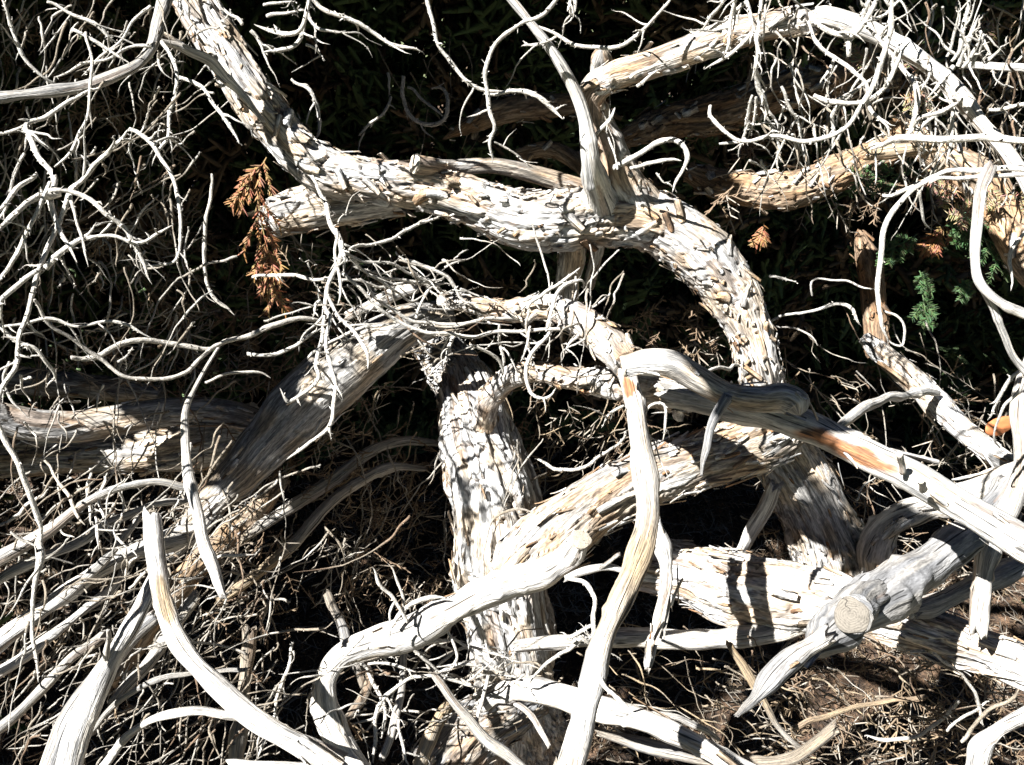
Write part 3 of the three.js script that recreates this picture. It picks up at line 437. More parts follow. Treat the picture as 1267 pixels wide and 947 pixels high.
TW('thin white twig reaching from the hanging cluster up to the thick limb', [[0.96, 1.06, '426,313,3 440,304,3.5 461,301,3.5 488,292,3.5 515,280,3.5 545,267,3', sp], [0.95, 0.95, '418,275,2 424,268,2.5 428,264,2']]);
TW('fan of thin white twigs streaming right from the hanging cluster', [
  [0.96, 1.06, '427,313,3 450,323,3 482,327,3 504,340,3 531,348,3 552,343,2', sp], [0.97, 1.05, '432,318,2 448,334,2 465,342,3 488,344,3 520,348,3 548,346,2', sp], [0.96, 1.04, '436,322,2 452,337,2.5 480,352,3 505,372,2.5 528,362,2'], [1.0, 1.08, '420,346,3 452,350,3 476,356,3 508,350,3 530,352,3 560,366,2', sp], [1.02, 1.06, '515,394,3 522,372,3 535,356,3 560,352,2'], [1.03, 1.07, '530,380,2 548,386,2.5 562,382,2.5 582,372,2.5', sp], [0.98, 1.06, '438,330,2 470,338,2 500,332,2 524,344,2 545,358,2', sp], [0.99, 1.0, '430,352,2 446,372,2 452,388,2', sp]]);
TW('smooth pale twig arching down to the small barked limb', [[1.04, 1.08, '499,322,4 515,324,5 533,329,5 550,339,4.5 563,353,4 576,370,3.5 604,386,3', { spikes: 0.3 }]]);
TW('level thin twig poking left from the hanging cluster over dried sprays', [[1.0, 0.97, '312,343,3 354,343,4 402,345,4 425,348,3', sp]]);
TW('two long thin twigs sweeping in a low curve toward the barked limb', [[0.96, 1.03, '424,338,4 448,359,4 461,372,4 482,388,4 512,404,4 550,415,4 590,416,4 640,412,4 712,406,4', { spurs: 3, spikes: 0.6 }], [0.97, 1.06, '445,345,3 462,371,4 477,378,4 504,390,4 533,400,4 566,403,4 603,394,4 640,396,3', { spurs: 3, spikes: 0.6 }], [1.04, 1.02, '566,405,3 555,429,3.5 548,452,2.5', sp]]);
TW('thin straight twig lying against the leaning grey trunk', [[1.1, 1.12, '380,444,3 412,425,3 450,408,3.5 496,398,3', { spikes: 0.5 }], [1.1, 1.1, '306,438,4 348,434,4 380,420,3.5 402,404,3', { spikes: 0.5 }]]);
TW('two short twigs meeting in a hanging fork left of the small limb', [[1.04, 1.08, '582,427,3 603,433,3.5 619,447,3.5 622,466,3', sp], [1.04, 1.08, '618,402,3 620,430,3.5 622,462,3', sp]]);
TW('tangle of white twigs crossing the small barked limb', [[1.02, 1.04, '652,382,3.5 680,356,3.5 718,331,3', { spurs: 4 }], [1.0, 1.04, '677,406,3.5 682,375,4 698,353,4 720,347,3 722,360,2', { spurs: 3 }], [1.0, 0.98, '680,412,4 656,439,4 650,463,4 656,489,4 672,493,4 688,480,3', { spurs: 3 }], [1.02, 1.0, '656,404,2.5 650,430,2.5 644,448,2'], [1.0, 0.98, '716,414,3 707,424,3 700,438,2.5'], [1.04, 1.02, '646,372,3 660,368,3 676,372,3 682,384,2']]);
TW('short white twig against the shaded arch of the thick limb', [[1.0, 1.1, '866,462,3 895,454,4 916,455,3', { spikes: 0.3 }], [0.98, 1.02, '895,480,3 905,471,3', { spikes: 0 }]]);
TW('brittle white twiglets round the top of the tall smooth stick', [[0.94, 0.94, '772,502,3 753,513,3 744,530,2', sp], [0.95, 0.95, '793,516,3 806,503,3 820,502,3 820,546,2.5', sp], [0.95, 0.96, '796,532,3 806,543,3 815,546,2']]);
TW('thin curved twig in the dark behind the tall smooth stick', [[1.05, 1.25, '774,535,3 753,561,3 721,581,3.5 691,581,4 662,568,3', { spikes: 0.5, sh: 1 }]]);
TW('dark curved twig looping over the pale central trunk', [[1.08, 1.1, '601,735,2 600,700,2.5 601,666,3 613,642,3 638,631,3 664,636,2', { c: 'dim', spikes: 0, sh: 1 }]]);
// top
TW('white twig slanting down to a thin point over the black hollow', [[0.94, 0.98, '378,-18,4 391,0,4 413,16,4.5 442,30,4.5 461,42,4 482,52,4 524,65,2.5', { spurs: 2 }]]);
TW('bunch of curled white twigs above the thick limb near its top end', [[0.9, 0.92, '382,-12,4 380,20,4.5 372,40,4.5 356,45,5 335,38,4.5 314,30,3', { spurs: 4 }], [0.92, 0.92, '380,18,4 373,43,4 362,58,4 346,64,4 324,65,4', sp], [0.93, 0.92, '330,20,3.5 350,15,3.5 375,11,3', sp], [0.93, 0.92, '326,6,3 345,5,3 366,2,3'], [0.92, 0.92, '381,15,3 394,35,3.5 410,37,3 428,38,2.5', sp], [0.92, 0.93, '378,55,3 392,62,3 402,75,2', sp], [0.93, 0.93, '300,30,4 285,18,4 268,5,3', sp], [0.93, 0.94, '310,38,4 325,55,4 338,62,3', sp]]);
TW('slim white twig drooping from the top and bending toward the white stick', [[0.94, 0.98, '530,-15,4 532,0,4 539,27,4 544,54,4 555,78,4 574,94,4 596,109,3.5 638,113,2.5', { spurs: 4 }]]);
TW('white twig bowed out like a bracket beside the smooth rising stick', [[0.92, 0.98, '694,-8,4 670,16,4.5 643,28,4 622,48,4 606,72,4.5 599,99,4.5 603,131,4.5 613,158,4 609,174,4 609,202,3', { spurs: 4 }], [0.97, 0.97, '602,116,3 640,111,4.5 662,118,5 680,131,5 697,148,3', sp], [1.0, 1.02, '612,176,2 630,184,2 660,208,2']]);
TW('thin white twig draped across the broken knob of the bent limb', [[0.92, 0.98, '832,-8,3 801,30,3.5 774,51,4.5 745,57,4.5 715,55,4 689,43,3.5 657,29,3', { spurs: 4 }], [0.97, 0.97, '690,44,3 668,52,3.5 645,57,4', sp]]);
TW('faint curled twig looping in the black hollow', [[1.3, 1.32, '499,94,4 497,115,4 507,140,4 528,152,4.5 550,145,4.5 556,126,4 547,111,4 533,109,3', { spurs: 3, sh: 1 }], [1.32, 1.3, '505,108,3 525,125,3 548,144,3', { sh: 1 }]]);
TW('thin crooked twig dangling in shade over the thick limb', [[1.1, 1.12, '360,98,3 380,110,4 390,129,4 393,156,4 389,174,3', { spurs: 3, sh: 1 }]]);
TW('dim slender twig rising in the dark above the thick limb', [[1.3, 1.28, '484,120,3 466,145,3 443,168,3', { spurs: 3, sh: 1 }], [1.3, 1.3, '480,90,3 481,120,2', { sh: 1 }]]);
TW('smooth white twig bowing out and drooping right of the rising stick', [[1.04, 1.0, '758,208,6 788,190,6 815,177,6 836,177,6 847,193,5 843,215,4 832,238,3', { spikes: 0.3 }], [1.03, 1.0, '780,208,4 809,200,4 843,199,4', { spikes: 0.4 }], [1.03, 1.02, '738,166,4 757,147,5 761,133,5', { spikes: 0.2 }], [1.02, 1.04, '764,210,2 757,180,2 748,156,2'], [1.0, 1.0, '812,214,2 822,226,2.5 830,224,2']]);
TW('two white twigs lying against the sunny bent limb', [[0.95, 0.95, '779,96,4 800,87,4 825,77,3', { spikes: 0.3 }], [0.95, 0.94, '788,107,4 803,95,4 818,85,4', { spikes: 0.3 }]]);
TW('short bunch of white twig tips dangling at the top', [[0.9, 0.9, '706,-10,4 703,8,4 706,18,3', sp], [0.9, 0.9, '714,-10,4 713,8,4 709,22,3', sp]]);
// top right
TW('spray of drooping white twigs hanging over the sunny bent limb', [[0.84, 0.88, '899,-12,3 890,8,4 878,22,4 864,42,3', sp], [0.84, 0.86, '912,-12,4 906,30,4.5 895,72,3.5', sp], [0.85, 0.88, '924,3,4 900,20,4 866,40,3', sp], [0.85, 0.86, '930,40,4 912,58,4 895,72,4 871,86,3', sp], [0.83, 0.86, '925,-12,4 930,20,5 934,50,4.5 936,82,4 930,100,2', { spurs: 5 }], [0.83, 0.84, '943,-12,4 940,20,4 938,50,3', sp], [0.86, 0.9, '936,70,4 944,110,6 946,150,5', { spurs: 5 }]]);
TW('long white bowed twig sweeping in a half circle below the bent limb', [[0.84, 0.74, '879,131,4 887,156,4.5 909,171,4 950,173,4.5 1002,173,5 1035,159,5 1060,140,5.5 1076,118,6 1090,74,6 1101,33,6 1108,-12,6', { spurs: 4, spikes: 0.5 }], [0.84, 0.83, '890,178,2.5 909,174,3.5 930,173,3', { spikes: 0 }]]);
TW('white twig hooked upward inside the half circle twig', [[0.8, 0.78, '1007,118,4 1022,124,5 1038,127,5 1071,126,5 1095,110,5 1112,79,5 1128,50,3', { spurs: 4 }]]);
TW('wavy white twig dropping from the weathered branch to the blunt twig', [[0.84, 0.78, '1000,26,3 1013,55,4 1035,71,4.5 1057,82,4.5 1065,99,4 1082,137,4 1101,170,4', { spurs: 6 }], [0.82, 0.8, '1004,22,4 1030,41,6 1054,44,6 1068,25,6 1088,-10,6', sp], [0.82, 0.8, '1050,70,5 1056,45,6 1070,20,6 1080,-8,6', sp]]);
TW('white twig bending down at the edge of brown knobbly limb', [[0.86, 0.9, '1086,93,4 1057,110,4 1035,137,4.5 1030,153,4 1024,195,3', { spurs: 4 }], [0.86, 0.84, '1032,74,3 1024,88,3.5 1015,103,2.5', sp]]);
TW('arc of white twig with stubs crossing the weathered branch', [[0.82, 0.8, '1072,34,3 1090,49,4 1117,79,5 1136,110,5 1136,140,5 1122,166,4', { spurs: 6 }], [0.82, 0.8, '1120,-10,3 1100,15,3 1084,25,4 1066,32,3', sp], [0.8, 0.82, '1122,166,3 1136,153,4 1167,137,5 1192,117,3', sp], [0.8, 0.82, '1127,172,3 1150,150,4 1172,140,4', sp]]);
TW('thin white twigs dangling below the weathered branch', [[0.82, 0.84, '1160,85,3 1177,123,4 1175,164,4 1172,206,3', { spurs: 4 }], [0.82, 0.82, '1180,82,5 1163,102,5 1147,122,3', sp], [0.84, 0.84, '1140,68,3 1148,90,3 1140,112,3', sp]]);
TW('brush of white twigs spreading upward from the weathered branch', [[0.8, 0.78, '1178,76,4 1192,48,5 1199,-10,5', sp], [0.8, 0.78, '1186,82,5 1198,52,6 1211,20,4', sp], [0.8, 0.78, '1192,84,5 1204,60,5 1215,40,3', sp], [0.8, 0.8, '1213,38,3 1220,52,4 1229,66,3 1222,76,3', sp], [0.8, 0.78, '1220,78,3 1236,66,4 1250,52,3', sp], [0.8, 0.78, '1204,84,4 1212,62,4 1217,46,3', sp], [0.82, 0.8, '1172,70,3 1180,40,3 1186,10,3', sp]]);
TW('thick blunt white twig lying level over the weathered branch', [[0.76, 0.7, '1078,184,3 1096,178,5 1112,173,7 1150,171,7.5 1215,171,7.5 1290,173,7.5', { spikes: 0.15, rough: 0.4 }], [0.76, 0.76, '1075,181,3 1095,180,4 1115,176,3', { spikes: 0 }]]);
TW('thin white twig at the edge under the thick blunt twig', [[0.82, 0.8, '1224,136,3 1249,131,4 1290,122,4', sp]]);
TW('white twig hooked down into a slender loop over the black hollow', [[0.72, 0.78, '1300,212,7 1249,213,7 1210,206,6 1172,208,5 1135,232,5.5 1108,264,6 1091,310,6 1088,350,5.5 1092,390,4.5 1099,427,2.5', { spikes: 0.1, rough: 0.4 }], [0.78, 0.78, '1093,384,2 1108,391,2.5 1120,410,2.5 1117,428,2.5 1104,424,2.5 1094,412,2', { spikes: 0 }], [0.77, 0.77, '1092,242,3 1112,238,5 1130,232,5 1160,214,4', { spikes: 0.2 }], [0.77, 0.8, '1138,236,3 1142,266,3 1152,284,2', { spikes: 0.3 }], [0.74, 0.72, '1150,226,4 1175,219,4 1216,217,5 1290,222,5', { spikes: 0.2 }]]);
DB('smooth white forked branch hooking down past green sprigs', [['stem', S, 0.72, 0.70, '1226,205,7 1217,225,8 1211,270,8 1208,318,8 1214,350,9 1240,375,8 1300,402,8', { c: 'white', c1: 'white', rough: 0.5 }], ['twig', S, 0.71, 0.74, '1218,358,6 1232,392,6 1245,420,6 1262,452,5 1290,480,5', { c: 'white', c1: 'white' }]]);
TW('faint twigs arching in the dark right of the thick limb', [[1.25, 1.2, '945,398,3 975,392,3 1002,387,3 1035,375,4 1054,381,4 1066,404,3', { spikes: 0.4 }], [1.28, 1.25, '1005,366,2 1008,348,2.5 1043,349,2.5 1084,359,2', { spikes: 0.3, sh: 1 }], [1.25, 1.25, '952,342,3 968,345,3 986,350,2', { sh: 1 }], [1.3, 1.3, '960,404,2 985,406,2 1002,415,2 1012,428,2', { spikes: 0.2, sh: 1 }]]);
TW('thin twig curling at the edge over tan needles', [[0.8, 0.8, '1290,270,4 1267,288,4 1254,309,4 1251,360,3', { spikes: 0.2 }]]);
TW('pair of rough white twigs dropping at the edge past the orange leaf', [[0.85, 0.9, '1290,420,4 1258,465,4 1236,498,4 1222,520,3', sp], [0.85, 0.92, '1295,440,4 1262,478,4 1240,515,3 1231,540,2 1240,556,2', { spikes: 0.3 }]]);
for (const [label, rows] of [
  ['thin drooping twig hanging alone before the brown limb', [[0.98, 1.02, '967,107,3 980,137,3.5 988,156,3 1002,205,2.5', { spurs: 3 }]]],
  ['pair of thin drooping twigs beside the bowed half circle twig', [[0.98, 1.0, '950,136,3 960,155,3 968,172,2', sp], [0.98, 1.0, '953,155,3 962,180,3 964,215,2.5', sp]]],
  ['tuft of thin white twigs hanging left of the brown limb', [[0.96, 1.0, '931,118,3 924,145,3.5 920,178,2.5', sp], [0.96, 1.0, '936,120,3 934,150,3 926,170,2.5', sp], [0.97, 1.0, '928,150,3 920,170,3 914,195,2', sp]]],
  ['small twig crossing at the brown limb end', [[1.1, 1.15, '942,198,3 948,212,3 950,225,2'], [1.1, 1.1, '986,175,3 996,190,3 1003,210,2']]],
]) TW(label, rows);
// bottom centre
TW('white twig curling from the crooked branch across the tall smooth stick', [[0.99, 0.76, '704,716,4 726,724,5 737,754,5 735,786,5 733,815,5 740,837,4.5 756,861,4.5 795,901,4', { spikes: 0.2 }], [0.92, 0.95, '736,773,4 707,791,4.5 686,790,3', sp], [0.95, 1.02, '722,788,4 688,815,4 655,846,3', { spikes: 0.4 }], [0.93, 0.95, '716,786,4 728,798,4 733,806,3'], [0.92, 0.94, '733,826,3 726,845,3 720,860,2']]);
TW('white twigs branching through the bright patch at the trunk foot', [[0.98, 1.02, '502,797,4 528,821,4 555,842,4 594,851,3', sp], [1.0, 1.04, '509,802,4.5 535,797,4.5 565,787,3', sp], [0.99, 1.0, '456,816,4 478,811,4 500,806,3', sp], [1.0, 0.98, '540,832,4 520,838,4 499,846,4 474,864,4.5 464,888,4.5 461,923,4 462,945,3', { spurs: 4 }], [1.0, 1.02, '536,834,3 560,826,3.5 580,822,3.5 605,830,3', sp], [0.97, 0.96, '493,890,3.5 496,915,3.5 508,950,3'], [1.02, 1.0, '604,836,3.5 595,872,4 594,907,4 599,922,3', { spikes: 0.3 }], [1.0, 1.0, '545,770,3 560,795,3 565,815,3 558,830,2', sp], [1.02, 1.05, '560,790,3 590,810,3 620,830,3 645,842,2', sp], [1.02, 1.06, '590,765,3 606,800,3 630,825,3', sp], [1.03, 1.05, '540,826,3 575,800,3 610,806,3 640,816,2', sp], [0.98, 0.98, '455,822,3 485,824,3 515,832,3', sp]]);
TW('ringed thin twig looped round the crooked white branch', [[0.95, 0.94, '488,745,2.5 483,760,3 485,778,2.5', { spikes: 0.3 }], [0.95, 0.95, '487,773,2 483,790,2.5 487,800,2', { spikes: 0 }]]);
TW('thin dim twigs hanging under the crooked branch, forked at the end', [[1.12, 1.1, '446,820,4 461,842,4 472,866,4 477,888,4 472,914,3', sp], [1.1, 1.08, '362,795,3 355,823,3.5 343,861,3.5 339,888,3 318,940,3', { spurs: 4, sh: 1 }]]);
TW('pale twig curling over dark litter right of the broken stub', [[1.12, 1.18, '1186,867,4 1166,889,4 1139,911,4 1098,914,4 1070,910,3', { spikes: 0.3 }]]);
TW('two thin bent twigs hanging below the low fibrous limb', [[1.04, 1.1, '1155,808,3 1188,831,3 1208,864,3.5 1218,900,3', { spikes: 0.3 }], [1.05, 1.1, '1172,905,3 1190,890,3 1210,880,3 1225,868,3', { spikes: 0.3 }]]);
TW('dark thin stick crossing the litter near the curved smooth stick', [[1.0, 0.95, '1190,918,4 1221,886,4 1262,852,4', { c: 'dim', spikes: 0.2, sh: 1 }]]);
TW('short twigs poking up through gap beneath the tall sloping branch', [[1.1, 1.15, '1160,690,3 1175,700,3 1190,712,3', sp], [1.1, 1.12, '1165,705,3 1170,715,3 1166,725,2'], [1.12, 1.14, '1060,620,2 1072,600,2 1085,590,2', sp]]);
TW('short white sticks lying among the slanting sticks', [[1.02, 1.0, '160,728,3 172,712,3.5 186,702,4', { spikes: 0.3 }], [1.02, 1.0, '155,715,3 165,695,3 172,688,3', { spikes: 0.3 }], [0.95, 0.97, '268,690,3 290,689,4 316,686,2.5', { spikes: 0.3 }], [0.98, 0.96, '118,640,2.5 121,660,3.5 122,680,2.5', sp], [1.05, 1.02, '112,580,3 106,610,3 112,650,3', sp], [1.04, 1.0, '130,590,3 124,625,3 140,655,3 172,692,2', sp], [1.0, 0.98, '55,570,2.5 68,595,3 85,615,4 105,650,4', { c: 'straw', spikes: 0.2 }]]);
TW('thin tan twig bent across the arched sticks', [[1.1, 1.06, '0,650,4 28,632,4 48,615,4 60,605,3', { spikes: 0.3 }], [1.1, 1.08, '72,640,2 75,660,2 92,665,3', { spikes: 0.3 }]]);
// ---------------------------------------------------------------- sprays of juniper scale foliage
function tubeInto(acc, a, b, r0, r1, col) {           // a thin four-sided spindle
  const d = new THREE.Vector3().subVectors(b, a), n = Math.abs(d.y) < 0.9 * d.length() ? new THREE.Vector3(0, 1, 0) : new THREE.Vector3(1, 0, 0); n.cross(d).normalize(); const e = new THREE.Vector3().crossVectors(d, n).normalize(), k = acc.p.length / 3;
  for (const [c, r] of [[a, r0], [a.clone().lerp(b, 0.55), Math.max(r0, r1)], [b, r1]]) for (let j = 0; j < 3; j++) { const t = j * 2.0944; acc.p.push(c.x + (n.x * Math.cos(t) + e.x * Math.sin(t)) * r, c.y + (n.y * Math.cos(t) + e.y * Math.sin(t)) * r, c.z + (n.z * Math.cos(t) + e.z * Math.sin(t)) * r); acc.c.push(...col); }
  for (let i = 0; i < 2; i++) for (let j = 0; j < 3; j++) { const q = k + i * 3 + j, w = k + i * 3 + (j + 1) % 3; acc.i.push(q, w, q + 3, q + 3, w, w + 3); }
}
function accGeo(acc) { const g = new THREE.BufferGeometry(); g.setAttribute('position', new THREE.Float32BufferAttribute(acc.p, 3)); g.setAttribute('color', new THREE.Float32BufferAttribute(acc.c, 3)); g.setIndex(acc.i); g.computeVertexNormals(); return g; }
// a flat-ish branching spray about 0.1 m long, growing along +y
function sprayGeometry(seed, col, { n = 11, len = 0.1, sub = 3, thick = 0.0011 } = {}) {
  const q = rng(seed), acc = { p: [], c: [], i: [] }, v = (x, y, z) => new THREE.Vector3(x, y, z), cc = () => { const k = 0.7 + 0.6 * q(); return col.map(x => x * k); };
  let p = v(0, 0, 0), dir = v((q() - 0.5) * 0.3, 1, (q() - 0.5) * 0.3).normalize();
  for (let k = 0; k < n; k++) {
    const e = p.clone().addScaledVector(dir, len / n); tubeInto(acc, p, e, thick, thick, cc());
    const s = k % 2 ? 1 : -1, L = len * (0.42 - 0.28 * k / n) * (0.7 + 0.6 * q()), d2 = v(s * 0.8, 0.75, (q() - 0.5) * 0.9).normalize(), e2 = e.clone().addScaledVector(d2, L);
    tubeInto(acc, e, e2, thick, thick * 0.6, cc());
    for (let j = 0; j < sub; j++) { const b = e.clone().lerp(e2, 0.25 + 0.7 * j / sub), d3 = v(d2.x * 0.4 + (j % 2 ? 0.9 : -0.7), 0.8, (q() - 0.5) * 1.2).normalize(); tubeInto(acc, b, b.clone().addScaledVector(d3, L * 0.4 * (0.6 + 0.7 * q())), thick * 0.9, thick * 0.4, cc()); }
    p = e; dir.add(v((q() - 0.5) * 0.35, 0, (q() - 0.5) * 0.35)).normalize();
  }
  return accGeo(acc);
}
const GREEN = [0.055, 0.09, 0.033], RUST = [0.17, 0.085, 0.032], DRY = [0.15, 0.108, 0.065];
const instanced = (name, geo, m, mats, parent, extra) => { const o = shadows(new THREE.InstancedMesh(geo, m, mats.length)); mats.forEach((x, i) => o.setMatrixAt(i, x)); o.name = name; Object.assign(o.userData, { kind: 'stuff' }, extra); parent.add(o); return o; };
const pose = (p, dir, scale) => { const q = new THREE.Quaternion().setFromUnitVectors(new THREE.Vector3(0, 1, 0), dir.clone().normalize()).multiply(new THREE.Quaternion().setFromAxisAngle(new THREE.Vector3(0, 1, 0), R() * 6.283)); return new THREE.Matrix4().compose(p, q, new THREE.Vector3(scale, scale, scale)); };
const ball = () => { let x; do x = new THREE.Vector3(rr(-1, 1), rr(-1, 1), rr(-1, 1)); while (x.lengthSq() > 1); return x; };

// ---------------------------------------------------------------- added unseen crown foliage: keeps the inside dark, leaves the sunny gap open
const sA = new THREE.Vector3().crossVectors(SUN, RIGHT).normalize(), sB = new THREE.Vector3().crossVectors(SUN, sA).normalize(), CELL = 0.02, lit = new Map();
const behind = new Map();
for (const [p, r] of thickShade) { const u = Math.round(p.dot(sA) / CELL), v = Math.round(p.dot(sB) / CELL), w = p.dot(SUN), k = Math.round(r * 0.8 / CELL); for (let i = -k; i <= k; i++) for (let j = -k; j <= k; j++) { const id = (u + i) * 4096 + v + j; behind.set(id, Math.max(w, behind.get(id) ?? -9)); } }
for (const [p, r] of litPoints) { const u = Math.round(p.dot(sA) / CELL), v = Math.round(p.dot(sB) / CELL), w = p.dot(SUN), k = Math.ceil((r + (r < 0.0045 ? 0.014 : 0.035)) / CELL); for (let i = -k; i <= k; i++) for (let j = -k; j <= k; j++) if (i * i + j * j <= k * k) { const id = (u + i) * 4096 + v + j, o = lit.get(id); if (w > (behind.get(id) ?? -9) - 0.02 && (o === undefined || w < o)) lit.set(id, w); } }
const camC = p => { const q = p.clone().sub(camera.position); return [q.dot(RIGHT), q.dot(UP), -q.dot(BACK)]; };
const inView = (p, m) => { const [x, y, d] = camC(p); return d > -0.05 && Math.abs(x) < 0.568 * d + m && Math.abs(y) < 0.4245 * d + m; };
const shades = (p) => { const o = lit.get(Math.round(p.dot(sA) / CELL) * 4096 + Math.round(p.dot(sB) / CELL)); return o !== undefined && p.dot(SUN) > o; };
{
  const mats = [[], [], []], wall = [[], [], []]; let tries = 0, kept = 0;
  while (kept < 15000 && tries++ < 250000) {
    // foliage stands where the sun would otherwise fall into the dark inside of the shrub
    const px = rr(-120, 1390), py = rr(-80, 1000), gd = CAM_H / Math.max(0.3, Math.sin(PITCH) - (PH / 2 - py) / FPX * Math.cos(PITCH)), sh = R() < 0.2;
    const p = sh ? shadeStems[Math.floor(R() * shadeStems.length)].clone().add(ball().multiplyScalar(0.03)) : at(px, py, lin(1.3, Math.min(gd, 3.3), Math.sqrt(R())));
    let t = 0.05; while (inView(p, 0.11) && t < 3) { p.addScaledVector(SUN, 0.05); t += 0.05; }
    p.addScaledVector(SUN, rr(0, 0.45)); 
    const [x, y, d] = camC(p);
    if (inView(p, 0.11) || d < 0.22 || p.distanceTo(camera.position) < 0.4 || p.y < 0.25) continue;
    const dir = ball().add(new THREE.Vector3(0, 0.7, 0.1)).normalize(), sz = rr(0.9, 1.6);
    if (shades(p) || shades(p.clone().addScaledVector(dir, sz * 0.05)) || shades(p.clone().addScaledVector(dir, sz * 0.1))) continue;
    mats[kept % 3].push(pose(p, dir, sz)); kept++;
  }
  console.log('crown sprays', kept, 'tries', tries);
  const greens = [0, 1, 2].map(k => sprayGeometry(50 + k, GREEN, { n: 8, thick: 0.0046, sub: 2 }));
  const group = shrub, base = shrub.position;
  const crown = new THREE.Group(); crown.name = 'crown'; crown.position.copy(base).negate(); group.add(crown); crown.userData.label = 'dense dark green scale foliage added out of view to shade the hollow';
  greens.forEach((g, k) => instanced('foliage', g, M.leaf, mats[k], crown));
  // dense inner foliage standing behind the limbs, out of the sun
  for (let k = 0; k < 12000; k++) { const p = new THREE.Vector3(rr(-3, 3), R() * 1.7, -2.2 - 2.2 * Math.pow(R(), 1.3)); p.x *= 0.75 + 0.2 * -p.z / 2.2; wall[k % 3].push(pose(p, ball().add(new THREE.Vector3(0, 0.5, 0.5)), rr(1.4, 2.6))); }
  const back = new THREE.Group(); back.name = numbered('juniper_thicket'); scene.add(back); back.userData = { label: 'dark juniper thicket closing the hollow behind the limbs', category: 'thicket', kind: 'stuff' };
  const darks = [0, 1, 2].map(k => sprayGeometry(70 + k, k ? GREEN : DRY, { n: 8, thick: 0.0036, sub: 2 }));
  darks.forEach((g, k) => instanced('foliage', g, M.leaf, wall[k], back));
}
